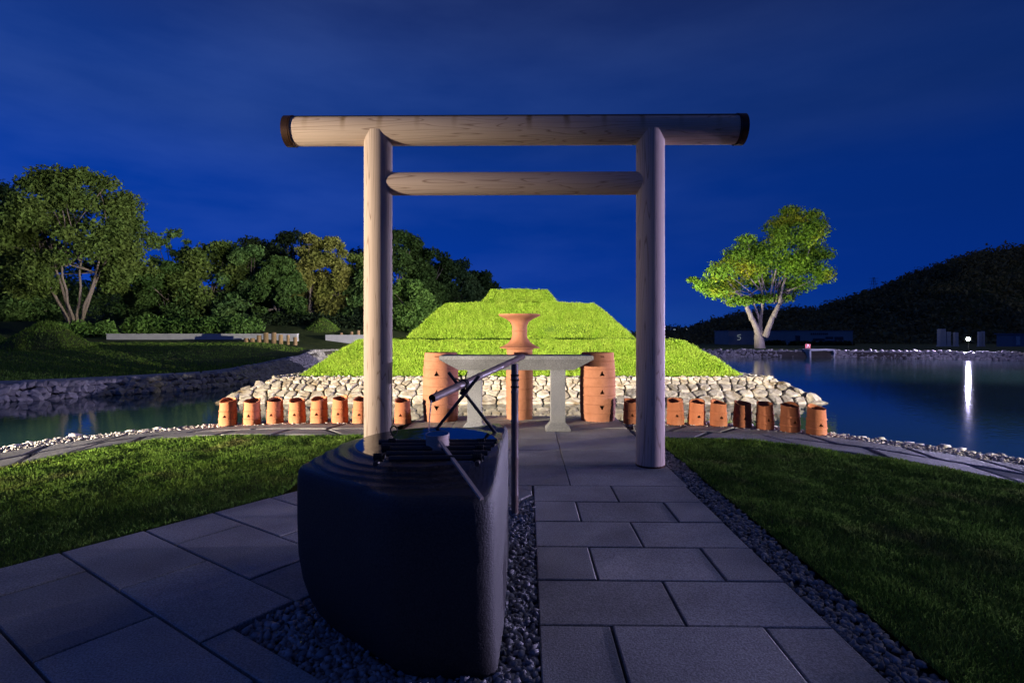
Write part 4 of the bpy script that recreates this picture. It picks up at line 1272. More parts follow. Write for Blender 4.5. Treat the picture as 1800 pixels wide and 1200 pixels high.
ladle = T(empty('water_ladle', (-0.352, 2.60, 0.856)), 'wooden water ladle with round cup resting on the black rack', 'ladle')
mb = MB()
mb.lathe([(0.050, 0), (0.0555, 0.003), (0.056, 0.070), (0.0565, 0.072), (0.0535, 0.072), (0.0525, 0.066), (0.052, 0.012), (0.001, 0.010)], 40, (0, 0, 0), True)
cup = auto_smooth(mb.build('cup', M['ladle'], ladle), 40); cup.rotation_euler = (R(4), R(-2), 0)
mb = MB(); mb.lathe([(0.0001, 0.0712), (0.0530, 0.0714)], 32); mb.build('cup_water', M['basin_water'], cup)
for i in range(5):
    mb = MB(); mb.box(-0.0012, 0.0012, -0.003, 0.003, -0.0035, 0.0035); o = mb.build('stitch', M['bamboo_dark'], cup); o.location = (0.0564, -0.012, 0.014+0.011*i)
h0, h1 = Vector((0.012, -0.045, 0.046)), Vector((0.238, -0.535, -0.078))
mb = MB(); dd = (h1-h0).normalized(); sd = dd.cross(Vector((0, 0, 1))).normalized(); uu = sd.cross(dd)
v = []
for p in (h0, h1):
    for a, b in ((-1, -1), (1, -1), (1, 1), (-1, 1)): v.append(p+sd*0.0075*a+uu*0.005*b)
mb.add(v, [(0, 1, 2, 3), (7, 6, 5, 4), (0, 4, 5, 1), (1, 5, 6, 2), (2, 6, 7, 3), (3, 7, 4, 0)]); mb.build('handle', M['ladle'], ladle)

# ------------------------------------------------------------------ left bank: walk, stone edge, lawn
def at(px, py, y): return Vector(((px-900)/960*y, y, 1.4-(py-587)/960*y))
lb_out = [(-19,13.45),(-16.5,13.85),(-13.9,14.75),(-12.45,15.95),(-11.15,17.35),(-10.08,19.8),(-10.78,25),(-12.38,32),(-14.1,39.5)]
lb_in = [(-19.5,14.7),(-17.0,15.1),(-14.9,15.9),(-13.4,17.1),(-12.2,18.5),(-11.25,20.6),(-11.85,25.4),(-13.4,32.3),(-15.0,39.2)]
flag_walk('bank_walk', lb_in, lb_out, 1.3, rows=2, seed=9, zf=lambda x, y: land_z(x, y)+0.045)
bank_wall = T(empty('stone_bank', (-11, 17, 0)), 'low wall of rough pale stones along the far left water edge', 'stone wall')
ks = []
for k_ in range(6):
    V, F = ico(1, 0.35, 500+k_); ks.append(pm('stone', [tuple(p) for p in V], [tuple(f_) for f_ in F])); ks[-1].materials.append(M['bank_stone'])
L_ = resample(catmull(lb_out[1:7], 8), 98)
for row in range(3):
    for i in range(98):
        if row == 1 and i == 97: continue
        p = L_[i]+(L_[min(i+1, 97)]-L_[i])*(0.5 if row == 1 else 0.0)
        d_ = (L_[min(i+1, 97)]-L_[max(i-1, 0)]); d_ /= np.linalg.norm(d_); nn = np.array([d_[1], -d_[0]])
        o = link('stone', ks[random.randrange(6)], None, bank_wall)
        q = p+nn*(0.08+0.15*row)*1.0
        o.location = (q[0]+11, q[1]-17, 0.0-0.16*row-0.02+random.uniform(-0.03, 0.03)+max(0, land_z(*p))*0.8)
        s_ = random.uniform(0.125, 0.185); o.scale = (s_*random.uniform(0.9, 1.3), s_, s_*random.uniform(0.6, 0.85)); o.rotation_euler = (random.uniform(-0.4, 0.4), random.uniform(-0.4, 0.4), random.uniform(0, 6.28))
Bq = resample(catmull([(-10.0,19.8),(-10.7,25),(-12.3,32),(-14.0,39.5),(-12,44),(-4,47.5),(8,46)], 8), 300)
t = rng.integers(1, 299, 5200); d_ = Bq[t+1-(t == 298)]-Bq[t-1]; d_ /= np.linalg.norm(d_, axis=1)[:, None]; off = rng.random(5200)
scatter_rocks('far_channel_rocks', np.c_[Bq[t]+np.stack([d_[:, 1], -d_[:, 0]], 1)*(off*0.75-0.12)[:, None], (lambda lz: lz+0.10-off*(lz+0.62))(np.array([land_z(*p) for p in Bq[t]]))], rng.uniform(0.10, 0.2, 5200), M['bank_stone'], sub=1, flat=0.75)
# grass on the far left lawn
N = 150000
gx = rng.uniform(-40, -9, N); gy = rng.uniform(13.5, 40, N)
far_poly = [tuple(p) for p in lb_in]+[(-16, 46), (-50, 46), (-50, 14)]
k_ = in_poly(gx, gy, far_poly) & (np.abs(gx) < gy*1.02) & (rng.random(N) < (16/gy)**1.2)
gx, gy = gx[k_], gy[k_]
gz = np.array([land_z(a, b) for a, b in zip(gx, gy)])+0.01
blades('far_grass', np.stack([gx, gy, gz], 1), np.tile([0, 0, 1.0], (len(gx), 1)), 0.10, 0.014, 0.5, M['lawn_blade'])

# low grass hillocks
def hillock(px0, px1, top_py, base_py, y, label):
    a = at(px0, base_py, y); b = at(px1, base_py, y); h = at((px0+px1)/2, top_py, y).z
    r_ = (b.x-a.x)/2; c = Vector(((a.x+b.x)/2, y, a.z-0.25)); n = 40; v = []; f = []
    rings = 9
    for i in range(rings):
        t = i/(rings-1)
        rr = r_*1.06*(1-t)
        zz = (h-c.z)*(smooth(0, 1, t)*0.45+t*0.55)
        if i == rings-1: rr = r_*0.02
        for k2 in range(n):
            an = 2*math.pi*k2/n; q = 1+0.03*mnoise.noise((math.cos(an)*2, math.sin(an)*2, px0))
            v.append((rr*q*math.cos(an), rr*q*math.sin(an), zz))
    for i in range(rings-1):
        for k2 in range(n):
            l = (k2+1) % n; f.append((i*n+k2, i*n+l, (i+1)*n+l, (i+1)*n+k2))
    f.append(tuple((rings-1)*n+k2 for k2 in range(n)))
    o = link('grass_hillock', pm('grass_hillock', v, f, True), M['far_turf']); o.location = c
    m = 5000; t = rng.random(m)**0.6; an = rng.uniform(0, 2*np.pi, m); tt = 1-t
    P = np.stack([r_*1.04*t*np.cos(an), r_*1.04*t*np.sin(an), np.array([(h-c.z)*(smooth(0, 1, q)*0.45+q*0.55) for q in tt])], 1)
    blades('grass', P, np.tile([0, 0, 1.0], (m, 1)), 0.16, 0.03, 0.5, M['lawn_blade'], o)
    T(o, label, 'mound', 'low grass mounds on the left lawn')
hillock(0, 165, 564, 612, 34, 'rounded dark grass mound at the far left below the big tree')
hillock(-120, 28, 572, 612, 38, 'dark grass mound cut off by the left edge of the picture')
hillock(512, 622, 559, 594, 52, 'conical dark grass mound behind the gap in the white wall')

# white garden walls with the row of short posts in front
def wall_run(px0, px1, top, bot, y, label, depth=0.35):
    a = at(px0, bot, y); b = at(px1, top, y)
    o = T(empty('garden_wall', ((a.x+b.x)/2, y, a.z-0.3)), label, 'wall'); hw = (b.x-a.x)/2
    n = max(2, round(2*hw/2.4))
    for i in range(n):
        mb = MB(); mb.box(-hw+2*hw*i/n+0.006, -hw+2*hw*(i+1)/n-0.006, 0, depth, 0, b.z-a.z+0.26); mb.build('wall_panel', M['concrete'], o)
    mb = MB(); mb.box(-hw-0.03, hw+0.03, -0.03, depth+0.03, b.z-a.z+0.262, b.z-a.z+0.31); mb.build('coping', M['concrete'], o)
wall_run(187, 522, 586.5, 600, 45, 'long low white wall across the left lawn behind the posts')
wall_run(572, 668, 588.5, 599, 47, 'short low white wall just left of the gate pillar')
posts = [(433,594,602,8),(444,594,602,8),(455.5,589,601.5,8),(467.5,584,601.3,8.5),(481.5,584,600.5,8.5),(493.5,588,600,7.5),(506.5,588.5,599.8,5.5),(519,592.5,600.3,7)]
nm = ['shortest brown stone post at the left end of the row', 'short brown stone post second from the left of the row', 'mid height brown stone post third from the left of the row', 'tall brown stone post, left one of the two tallest',
      'tall brown stone post, right one of the two tallest', 'mid height brown stone post right of the two tallest', 'thin brown stone post near the right end of the row', 'short brown stone post at the right end of the row']
for (px, t_, b_, w_), lab in zip(posts, nm):
    y = 42.0; a = at(px, b_, y); r_ = w_/2/960*y; h = (b_-t_)/960*y
    z0 = land_z(a.x, y)-0.15
    mb = MB(); mb.lathe([(r_, 0), (r_*1.02, 0.1), (r_*0.98, a.z+h-z0-0.04), (r_*0.9, a.z+h-z0)], 10, (0, 0, 0), True, True)
    o = mb.build('stone_post', M['post_stone']); o.location = (a.x, y, z0); T(o, lab, 'stone post', 'stone posts in front of the white wall')
for i, (px, t_, b_, w_) in enumerate([(600,584.5,590,5),(618,582.5,590,5.5),(630,580.5,590,6)]):
    y = 50.0; a = at(px, b_, y); r_ = w_/2/960*y; z0 = a.z-0.9
    mb = MB(); mb.lathe([(r_, 0), (r_, 0.9+(b_-t_)/960*y-0.03), (r_*0.9, 0.9+(b_-t_)/960*y)], 10, (0, 0, 0), True, True)
    o = mb.build('stone_post', M['post_stone']); o.location = (a.x, y, z0)
    T(o, ('leftmost', 'middle', 'rightmost')[i]+' of three brown posts showing above the short white wall', 'stone post', 'posts behind the short white wall')

# hedges
def hedge(px0, px1, top, bot, y, depth, n, matl, label, size=0.16):
    a = at(px0, bot, y); b = at(px1, top, y)
    cl = []; x = a.x
    h = b.z-a.z
    while x < b.x:
        r_ = h*random.uniform(0.42, 0.62)
        cl.append((x-(a.x+b.x)/2, random.uniform(0, depth), h-r_*0.9+random.uniform(-0.12, 0.1)*h, r_*1.3, r_*1.1, r_)); cl.append((x-(a.x+b.x)/2, random.uniform(0, depth), h*0.3, r_*1.3, r_*1.1, h*0.42)); x += r_*0.9
    o = T(empty('hedge', ((a.x+b.x)/2, y, a.z)), label, 'hedge')
    link('foliage', leaves_mesh('foliage', cl, n, size, 0.6), matl, o)
    for i in range(6):
        mb = MB(); xx = (b.x-a.x)*(-0.45+0.9*i/5); mb.tube([(xx, depth/2, -0.4), (xx+0.05, depth/2, h*0.3), (xx+0.2, depth/2, h*0.7)], [0.06, 0.05, 0.02], 6); mb.build('stem', M['bark'], o)
hedge(232, 442, 556, 590, 49, 1.2, 9000, M['leaf_hedge'], 'lit bright green clipped hedge behind the long white wall')
hedge(95, 186, 566, 592, 47, 1.2, 4500, M['leaf_hedge'], 'small green hedge between the left grass mound and the white wall')
hedge(440, 660, 553, 592, 53, 1.5, 8000, M['leaf_dark'], 'dark hedge in shade left of the gate behind the conical mound')  # shade on this hedge is put into its dark leaf colour

# ------------------------------------------------------------------ trees
def limb(mb, p0, p1, r0, r1, bend=0.15, n=6, sides=8):
    p0 = Vector(p0); p1 = Vector(p1); L = (p1-p0).length; pts = []; rr = []
    o = Vector((random.uniform(-1, 1), random.uniform(-1, 1), 0))*bend*L
    for i in range(n+1):
        t = i/n; pts.append(p0.lerp(p1, t)+o*math.sin(math.pi*t)*0.5+Vector((random.uniform(-1, 1), random.uniform(-1, 1), 0))*0.015*L); rr.append(r0+(r1-r0)*t)
    mb.tube(pts, rr, sides)
    return pts[-1]
def tree(px, base_py, top_py, w_px, y, matl, label, leaves=9000, size=0.20, trunks=1, low=0.0, clumps=46, lean=0.0, barkm='bark', group=None, shell=0.45, name='broadleaf_tree', spread=1.0, peak=0.38):
    b = at(px, base_py, y); H = (base_py-top_py)/960*y; Wd = w_px/960*y/2
    o = T(empty(name, (b.x, y, b.z-0.2)), label, 'tree', group)
    cl = []
    for i in range(clumps):
        t = (i+random.random())/clumps
        env = Wd*(math.sqrt(max(0.03, 1-((t-peak)/(1.03-peak))**2)) if t > peak else 0.72+0.28*math.sin(math.pi/2*t/peak))
        zc = H*(low+(1-low)*t)
        a = random.uniform(0, 2*math.pi); rr = env*(0.35+0.5*math.sqrt(random.random()))
        s_ = Wd*random.uniform(0.22, 0.38)*spread*(0.75 if t > 0.8 else 1)
        cl.append((rr*math.cos(a)+lean*zc, rr*math.sin(a)*0.8, min(zc, H-s_*0.5), s_*1.05, s_, s_*0.8))
    cl.append((lean*H+Wd*random.uniform(-0.15, 0.15), 0, H-Wd*0.15, Wd*0.2, Wd*0.2, Wd*0.2))
    link('crown', leaves_mesh('crown', cl, leaves, size, shell), matl, o)
    mb = MB()
    if trunks == 1:
        limb(mb, (0, 0, -0.3), (lean*H*0.5, 0, H*0.6), 0.022*H, 0.008*H, 0.06)
        for c in random.sample(cl, 12): limb(mb, Vector((lean*H*0.3, 0, H*random.uniform(0.15, 0.5))), c[:3], 0.008*H, 0.002*H, 0.1, 4, 6)
    else:
        for k2 in range(trunks):
            a = math.pi*(k2+0.5)/trunks+random.uniform(-0.1, 0.1); d_ = Wd*random.uniform(0.42, 0.62)
            e = Vector((d_*math.cos(a), -abs(d_*math.sin(a))*0.5, H*random.uniform(0.42, 0.60)))
            limb(mb, (0.35*math.cos(a), -0.2*math.sin(a), -0.3), e, 0.0095*H, 0.005*H, 0.10)
            for c in random.sample(cl, 4): limb(mb, e*0.8, c[:3], 0.005*H, 0.0015*H, 0.1, 4, 6)
    mb.build('trunk', M[barkm], o, True)
    return o
tree(135, 568, 303, 275, 52, M['leaf_olive'], 'large spreading multi-stemmed tree at far left with visible pale stems', 46500, 0.192, trunks=7, low=0.24, clumps=80, barkm='bark', shell=0.2, spread=0.62, peak=0.30)
tree(-25, 575, 316, 170, 60, M['leaf_mid'], 'tall tree at the left picture edge behind the multi-stemmed tree', 21700, 0.216, low=0.05, shell=0.3)
tree(50, 585, 450, 190, 66, M['leaf_mid'], 'low bushy tree seen under the spreading crown at far left', 15500, 0.208)
tree(222, 585, 470, 150, 64, M['leaf_mid'], 'bushy mid green tree half hidden right of the pale stems', 15500, 0.208)
tree(306, 580, 400, 96, 60, M['leaf_mid'], 'slender wispy tree right of the big multi-stemmed tree', 4200, 0.20, low=0.0, clumps=60, shell=0.0, spread=0.62, peak=0.15)
tree(296, 588, 462, 124, 56, M['leaf_cool'], 'rounded mid green tree below the wispy tree', 15500, 0.192)
tree(372, 588, 424, 150, 58, M['leaf_olive'], 'olive green broad tree, second dome right of the wispy tree', 23250, 0.192)
tree(436, 588, 432, 118, 57, M['leaf_mid'], 'mid green dome shaped tree left of the blue-green one', 18600, 0.192)
tree(490, 588, 450, 96, 56, M['leaf_cool'], 'blue-green rounded tree before the golden tree', 18600, 0.184)
tree(548, 588, 410, 66, 60, M['leaf_gold'], 'golden green upright tree left of the gate pillar', 15500, 0.176, spread=1.5, shell=0.3)
tree(588, 588, 414, 56, 60, M['leaf_gold'], 'second golden green upright tree, nearer the gate pillar', 13950, 0.176, spread=1.5, shell=0.3)
tree(628, 588, 446, 76, 62, M['leaf_olive'], 'olive tree partly behind the left gate pillar', 13950, 0.192)
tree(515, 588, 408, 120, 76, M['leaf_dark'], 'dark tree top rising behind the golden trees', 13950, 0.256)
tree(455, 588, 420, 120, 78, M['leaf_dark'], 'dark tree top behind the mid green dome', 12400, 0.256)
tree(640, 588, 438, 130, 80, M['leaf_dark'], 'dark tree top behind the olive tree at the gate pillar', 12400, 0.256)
tree(702, 590, 404, 130, 66, M['leaf_cool'], 'tallest dark green tree just right of the left gate pillar', 26350, 0.208)
tree(752, 590, 436, 112, 68, M['leaf_cool'], 'dark green tree on the slope, second right of the left pillar', 21700, 0.208)
tree(800, 590, 456, 104, 71, M['leaf_mid'], 'dark green tree on the slope, third right of the left pillar', 18600, 0.208)
tree(842, 590, 476, 84, 74, M['leaf_cool'], 'dark green tree low on the slope beside the mound top', 13950, 0.216)
tree(868, 592, 498, 56, 76, M['leaf_dark'], 'smallest dark tree at the foot of the slope left of the mound top', 7750, 0.216)
tree(655, 590, 470, 100, 60, M['leaf_mid'], 'mid green bushy tree at the left gate pillar', 13950, 0.192)
tree(718, 590, 490, 100, 57, M['leaf_hedge'], 'lit green low tree left of the mound slope', 13950, 0.176)

# the lone flood-lit tree across the water
LY = 54.0
lone = T(empty('lone_tree', at(1336, 612, LY)), 'flood-lit yellow-green tree with forked pale trunk standing alone across the pond', 'tree')
def lp3(px, py, dy=0.0): 
    p = at(px, py, LY); q = at(1336, 612, LY); return Vector((p.x-q.x, dy, p.z-q.z))
cl = []
for px, py, rx, rz in [(1240,500,24,15),(1262,478,30,22),(1285,455,26,22),(1256,515,26,12),(1290,500,34,24),(1315,470,34,30),(1345,450,36,30),(1320,440,30,22),(1360,425,24,22),(1378,395,30,22),(1405,380,32,18),(1425,400,26,22),(1400,420,36,24),
                       (1440,440,32,18),(1462,447,16,9),(1420,460,34,24),(1385,470,34,26),(1350,490,30,20),(1400,500,34,16),(1430,485,22,20),(1380,520,34,12),(1335,525,30,10),(1290,530,28,10),(1225,490,12,7),(1390,368,18,9),(1436,375,14,10),(1300,425,18,10)]:
    k2 = LY/960
    cl.append((*lp3(px, py, random.uniform(-1.6, 1.6)), rx*k2*0.95, rx*k2*1.15, rz*k2*0.95))
link('crown', leaves_mesh('crown', cl, 34000, 0.145, 0.15), M['leaf_lone'], lone)
mb = MB()
f1 = lp3(1338, 585)
limb(mb, lp3(1337, 618), lp3(1334, 588, 0.1), 0.56, 0.40, 0.02, sides=12)
limb(mb, lp3(1334, 592), lp3(1322, 560), 0.30, 0.22, 0.05, sides=10); limb(mb, lp3(1322, 562), lp3(1310, 530), 0.26, 0.16, 0.08, sides=10); limb(mb, lp3(1310, 532), lp3(1275, 490), 0.16, 0.05, 0.1)
limb(mb, lp3(1336, 590), lp3(1340, 560, 0.5), 0.32, 0.22, 0.05, sides=10); limb(mb, lp3(1340, 562, 0.5), lp3(1345, 525, 0.6), 0.20, 0.13, 0.08); limb(mb, lp3(1345, 527, 0.6), lp3(1340, 450), 0.13, 0.04, 0.1); limb(mb, lp3(1338, 563, .4), lp3(1318, 510), 0.14, 0.05, 0.1)
limb(mb, lp3(1342, 592, -0.3), lp3(1356, 555, -0.4), 0.30, 0.22, 0.04, sides=10); limb(mb, lp3(1356, 557, -0.4), lp3(1366, 535, -0.4), 0.26, 0.18, 0.05, sides=10); limb(mb, lp3(1366, 537, -.4), lp3(1378, 485, -0.4), 0.18, 0.09, 0.06); limb(mb, lp3(1378, 488, -0.4), lp3(1400, 400), 0.09, 0.03, 0.1)
limb(mb, lp3(1362, 545, -.4), lp3(1420, 480), 0.12, 0.04, 0.1)
for c in cl: limb(mb, lp3(1350+(c[0]/k2)*0.25, 530+random.uniform(-25, 5)), c[:3], 0.06, 0.02, 0.15, 5, 6)
mb.build('trunk', M['bark_pale'], lone, True)

# ------------------------------------------------------------------ far shore on the right
B_ = resample(catmull([(8,46.0),(17.5,43.85),(25.6,42.6),(35.2,37.6),(52,30.0)], 8), 400)
n_ = 5200
t = rng.integers(0, 399, n_); P = B_[t]; d_ = B_[np.minimum(t+1, 399)]-B_[np.maximum(t-1, 0)]; d_ /= np.linalg.norm(d_, axis=1)[:, None]
nn = np.stack([d_[:, 1], -d_[:, 0]], 1)
off = rng.random(n_)
gapm = ~((P[:, 0] > 23.1) & (P[:, 0] < 25.0))
Q = P+nn*(off*0.6-0.25)[:, None]+rng.normal(0, 0.05, (n_, 2))
Pz = 0.10-off*0.55+rng.normal(0, 0.03, n_)
scatter_rocks('far_bank_rocks', np.c_[Q, Pz][gapm], rng.uniform(0.10, 0.21, gapm.sum()), M['bank_stone'], sub=1, flat=0.75)
# inlet with a concrete lip in the far bank
inl = T(empty('water_inlet', (24.05, 42.6, 0)), 'dark concrete water inlet in the stone bank below the lone tree', 'inlet')
mb = MB(); mb.box(-0.95, 0.95, -0.35, 0.9, 0.10, 0.22); mb.build('lip', M['concrete'], inl)
for sx in (-1, 1):
    mb = MB(); mb.box(sx*0.93-0.06, sx*0.93+0.06, -0.3, 0.9, -0.9, 0.098); mb.build('side_wall', M['concrete'], inl)
mb = MB(); mb.box(-0.86, 0.86, 0.5, 0.6, -0.9, 0.097); mb.build('back_wall', M['earth'], inl)
# small red board
rb = T(empty('red_sign', at(1420, 614, 47)), 'small red board standing on the far bank beside the inlet', 'sign')
mb = MB(); mb.box(-0.22, 0.22, -0.02, 0.02, 0.12, 0.46); mb.build('board', M['red'], rb)
for sx in (-1, 1):
    mb = MB(); mb.tube([(sx*0.16, 0.03, 0.40), (sx*0.26, -0.05, -0.15)], 0.018, 6); mb.build('leg', M['red'], rb)
    mb = MB(); mb.tube([(sx*0.10, -0.026, 0.16), (0, -0.026, 0.42)], 0.02, 5); mb.build('mark', M['white_mark'], rb)
# long low building
BY = 128.0
bA, bB = at(1281, 607, BY), at(1499, 581.5, BY)
bld = T(empty('low_building', ((bA.x+bB.x)/2, BY, bA.z-0.4)), 'long low flat-roofed building behind the lone tree', 'building')
hw = (bB.x-bA.x)/2; hh = bB.z-bA.z+0.4
mb = MB(); mb.box(-hw, hw, 0, 9, 0, hh); mb.build('wall', M['render_wall'], bld)
mb = MB(); mb.box(-hw-0.15, hw+0.15, -0.15, 9.15, hh+0.003, hh+0.12); mb.build('roof_edge', M['steel'], bld)
def bx_(px0, px1, py0, py1): 
    a = at(px0, py1, BY); b = at(px1, py0, BY); return a.x-(bA.x+bB.x)/2, b.x-(bA.x+bB.x)/2, a.z-bA.z+0.4, b.z-bA.z+0.4
for r4 in [(1398,1406,590,600),(1429,1449,595,599),(1451,1464,592,596),(1467,1482,592,597.5),(1450,1470,598.5,602)]:
    x0, x1, z0, z1 = bx_(*r4)
    mb = MB(); mb.box(x0, x1, -0.05, 0.02, z0, z1); w = mb.build('window', M['window'], bld)
    mb = MB()
    for q in ((x0-0.06, x0-0.002), (x1+0.002, x1+0.06)): mb.box(q[0], q[1], -0.08, 0.01, z0-0.06, z1+0.06)
    mb.box(x0-0.001, x1+0.001, -0.08, 0.01, z1+0.002, z1+0.06); mb.build('frame', M['steel'], w)
x0, x1, z0, z1 = bx_(1425, 1456, 585, 588.5)
for i in range(9):
    xx = x0+(x1-x0)*i/9; mb = MB(); mb.box(xx, xx+(x1-x0)/9*0.65, -0.06, 0.0, z0, z1*1.0); mb.build('letter', M['window'], bld)
x0, x1, z0, z1 = bx_(1296, 1302, 588, 597)
mb = MB(); pts = [(x1, -0.06, z1), (x0+0.1, -0.06, z1-0.1), (x0, -0.06, z1-0.4), (x1-0.1, -0.06, (z0+z1)/2), (x1, -0.06, z0+0.35), (x1-0.3, -0.06, z0), (x0, -0.06, z0)]
mb.tube(pts, 0.055, 6); mb.build('lit_emblem', M['sign_lit'], bld)
hedge(1342, 1380, 599, 608, 122, 1.5, 1500, M['leaf_dark'], 'low dark bushes along the foot of the long building, left clump', 0.3)
hedge(1392, 1500, 600, 609, 120, 1.5, 3000, M['leaf_dark'], 'low dark bushes along the foot of the long building, right clump', 0.3)

# the floodlights
def floodlight(loc, aim, label, lens, r_=0.16):
    loc = Vector(loc); d_ = (Vector(aim)-loc); rz = math.atan2(-d_.x, d_.y)
    gz_ = land_z(loc.x, loc.y)
    o = T(empty('floodlight', (loc.x, loc.y, gz_), rz), label, 'floodlight')
    h = loc.z-gz_
    mb = MB(); mb.box(-0.20, 0.20, -0.26, -0.08, h-0.15, h+0.15)
    for i in range(6): mb.box(-0.17, 0.17, -0.31, -0.262, h-0.12+0.045*i, h-0.10+0.045*i)
    mb.build('housing', M['lamp_body'], o)
    mb = MB(); mb.tube([(0, -0.079, h), (0, -0.066, h)], 0.115, 24); mb.build('lens', lens, o)
    mb = MB(); mb.tube([(-0.225, -0.17, h), (-0.225, -0.17, h-0.22), (0.225, -0.17, h-0.22), (0.225, -0.17, h)], 0.014, 8); mb.build('bracket', M['lamp_body'], o)
    mb = MB(); mb.tube([(0, -0.17, h-0.22), (0, -0.17, -0.3)], 0.025, 10); mb.build('stake', M['lamp_body'], o)
floodlight(LAMP_FAR, (10, 8, 1.0), 'glaring white floodlight on the far right bank, mirrored in the pond', M['lens'])
floodlight(LAMP_LEFT, (1.5, 20, 2.2), 'warm ground floodlight on the near left shore aimed at the mound', M['lens_warm'])
floodlight(LAMP_SIDE, (-22, 50, 4.0), 'warm ground floodlight on the right shore aimed at the left garden wall', M['lens_warm'])
floodlight(LAMP_COOL, (0, 33, 1.6), 'cool ground floodlight on the near right shore aimed along the pond', M['lens'])
floodlight(LAMP_TREE, (23.5, 54, 8.2), 'warm ground floodlight behind the mound aimed up at the lone tree', M['lens_warm'])
floodlight(LAMP_RIGHT, (-4, 22, 2.4), 'warm ground floodlight on the near right shore aimed at the mound', M['lens_warm'])

# pale slabs and a small hut beyond the far floodlight
for i, (px, t_, b_, w_, lab) in enumerate([(1655,578,596,10,'tallest pale upright slab left of the far floodlight'), (1666,583,595,7,'second pale upright slab left of the far floodlight'), (1680,584,594,6,'small pale slab just left of the far floodlight'),
                                    (1722,583,593,5,'left one of two pale slabs right of the far floodlight'), (1728,582,593,4,'right one of two pale slabs right of the far floodlight')]):
    y = 78.0; a = at(px, b_, y); w2 = w_/2/960*y; z0 = land_z(a.x, y)-0.2; h = 1.4-(t_-587)/960*y-z0
    mb = MB(); mb.add(*trapz([(w2*1.15, -w2, w2, 0), (w2*1.15, -w2, w2, 0.5), (w2, -w2*0.8, w2*0.8, 0.52), (w2*0.98, -w2*0.8, w2*0.8, h-0.06), (w2*0.9, -w2*0.7, w2*0.7, h)]))
    o = mb.build('stone_slab', M['concrete']); o.location = (a.x, y, z0); T(o, lab, 'stone slab', 'pale slabs beyond the far bank')
hy = 72.0; a = at(1792, 605, hy)
hut = T(empty('small_hut', (a.x, hy, land_z(a.x, hy)-0.1)), 'small dark hut with a pale door at the right picture edge', 'hut')
mb = MB(); mb.box(-0.9, 2.5, 0, 2.4, 0, 1.75); mb.build('wall', M['town_wall'], hut)
mb = MB(); mb.box(-1.1, 2.7, -0.2, 2.6, 1.753, 1.88); mb.build('roof', M['steel'], hut)
mb = MB(); mb.box(-0.45, 0.05, -0.05, 0.0, 0.35, 1.5); d_ = mb.build('door', M['concrete'], hut)
mb = MB(); mb.box(-0.02, 0.02, -0.10, -0.052, 0.9, 1.0); mb.build('handle', M['steel'], d_)

# wooded hill on the right
ridge = [(1130,590),(1170,584),(1200,580),(1230,573),(1262,562),(1290,553),(1330,548),(1400,544),(1440,543),(1480,529),(1520,516),(1560,504),(1600,483),(1640,471),(1700,451),(1760,439),(1800,434),(1900,420),(2100,405),(2500,420)]
RY = 230.0
rx = np.array([(p[0]-900)/960*RY for p in ridge]); rzv = np.array([1.4-(p[1]-587)/960*RY for p in ridge])
def hill_z(x, y):
    t = smooth(135, RY, y) if y < RY else 1
    top = float(np.interp(x*RY/max(y, 1), rx, rzv))*(1 if y < RY else 1-0.6*smooth(RY, 290, y))
    return -2.0+(max(top, -2)-2.0*0+2.0-2.2)*t
v = []; f = []; nx_, ny_ = 70, 26
for j in range(ny_):
    y = 132+(290-132)*j/(ny_-1)
    for i in range(nx_):
        x = 30+(400-30)*i/(nx_-1)
        z = hill_z(x, y)-3.0+1.2*mnoise.noise((x*0.06, y*0.06, 0)); v.append((x, y, z))
for j in range(ny_-1):
    for i in range(nx_-1): f.append((j*nx_+i, j*nx_+i+1, (j+1)*nx_+i+1, (j+1)*nx_+i))
S(link('hill', pm('hill', v, f, True), M['far_turf']))
cl = []
for _ in range(3400):
    y = random.uniform(136, 250) if random.random() < 0.6 else random.uniform(212, 240); x = random.uniform(35, 0.98*y+20) if random.random() < 0.9 else random.uniform(35, 330)
    z = hill_z(x, y); s_ = random.uniform(1.8, 3.8)
    cl.append((x, y, z-1.2+s_*random.uniform(-0.4, 0.45), s_*1.1, s_*1.1, s_))
for _ in range(420):
    x = random.uniform(40, 330); y = random.uniform(216, 238); s_ = random.uniform(1.2, 2.8)
    cl.append((x, y, hill_z(x, y)+random.uniform(-0.5, 2.0), s_, s_, s_*random.uniform(0.8, 1.5)))
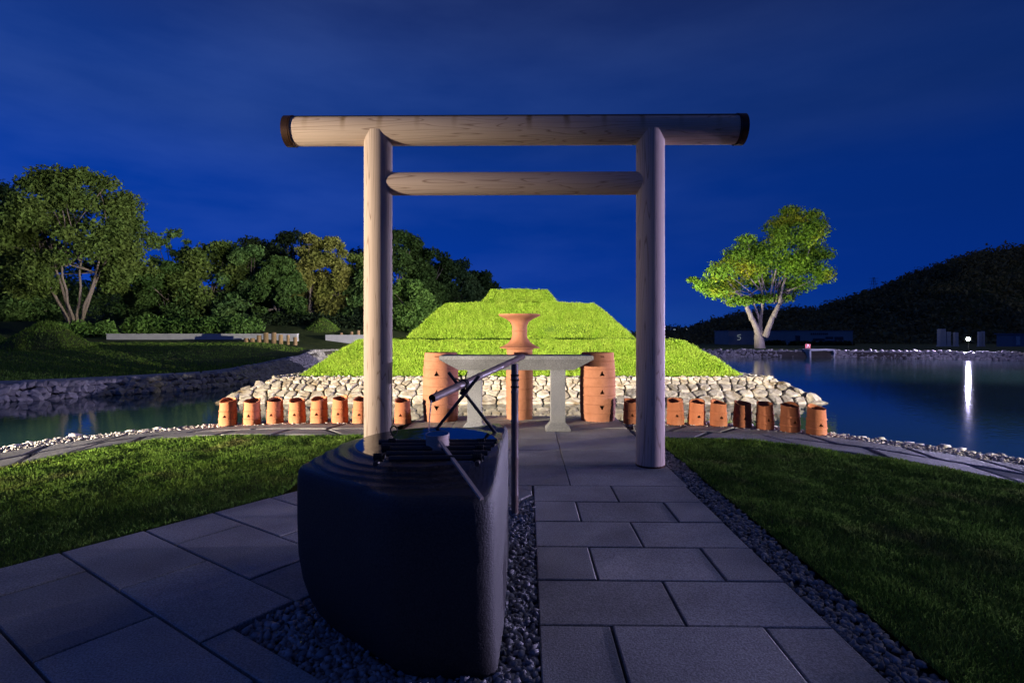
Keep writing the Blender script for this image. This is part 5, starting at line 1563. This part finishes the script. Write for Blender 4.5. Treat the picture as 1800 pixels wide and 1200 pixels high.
o = link('hill_wood', leaves_mesh('hill_wood', cl, 120000, 0.75, 0.7), M['leaf_hill']); ST(o); o['label'] = 'dark mass of trees covering the hill on the right'

# pylon on the ridge
py_ = T(empty('pylon', (153.6, 232, 18)), 'faint lattice power pylon on the wooded ridge at right', 'pylon')
for sx in (-1, 1):
    for sy in (-1, 1):
        mb = MB(); mb.tube([(sx*1.1, sy*1.1, 0), (sx*0.25, sy*0.25, 7.5)], 0.07, 4); mb.build('leg', M['steel'], py_)
for z in (4.6, 5.8, 7.0):
    mb = MB(); mb.tube([(-2.0, 0, z), (2.0, 0, z)], 0.07, 4); mb.build('cross_arm', M['steel'], py_)
for k2 in range(5):
    w0 = 1.1-0.17*k2; mb = MB(); mb.tube([(-w0, -w0, 1.5*k2), (w0-0.17, -w0+0.17, 1.5*k2+1.5)], 0.05, 4); mb.build('brace', M['steel'], py_)
# mast above the low ridge
mast = T(empty('radio_mast', at(1246, 580, 225)), 'thin mast rising above the low ridge left of the lone tree', 'mast')
mb = MB(); mb.tube([(0, 0, -3), (0, 0, 3.6)], [0.16, 0.07], 6); mb.build('pole', M['steel'], mast)
mb = MB(); mb.tube([(-0.5, 0, 2.6), (0.5, 0, 2.6)], 0.07, 5); mb.build('cross_bar', M['steel'], mast)

# lights of the distant town
town = []
for i in range(60):
    px = random.uniform(1166, 1216); y = random.uniform(900, 1300); p = at(px, random.uniform(575, 583), y)
    town.append(p)
mb1 = MB(); mb2 = MB()
for p in town:
    s_ = random.uniform(1.5, 4)
    mb1.box(p.x-s_*2, p.x+s_*2, p.y+3, p.y+10, -20, p.z+s_*0.6)
    for k2 in range(3):
        xx = p.x+random.uniform(-s_*1.6, s_*1.6); zz = p.z-random.uniform(0, 4); mb2.box(xx-0.45, xx+0.45, p.y+2.2, p.y+2.9, zz-0.45, zz+0.45)
o = ST(mb1.build('distant_town', M['town_wall'])); o['label'] = 'far town with tiny lights beside the right gate pillar'
ST(mb2.build('lit_windows', M['town_lit'], o))
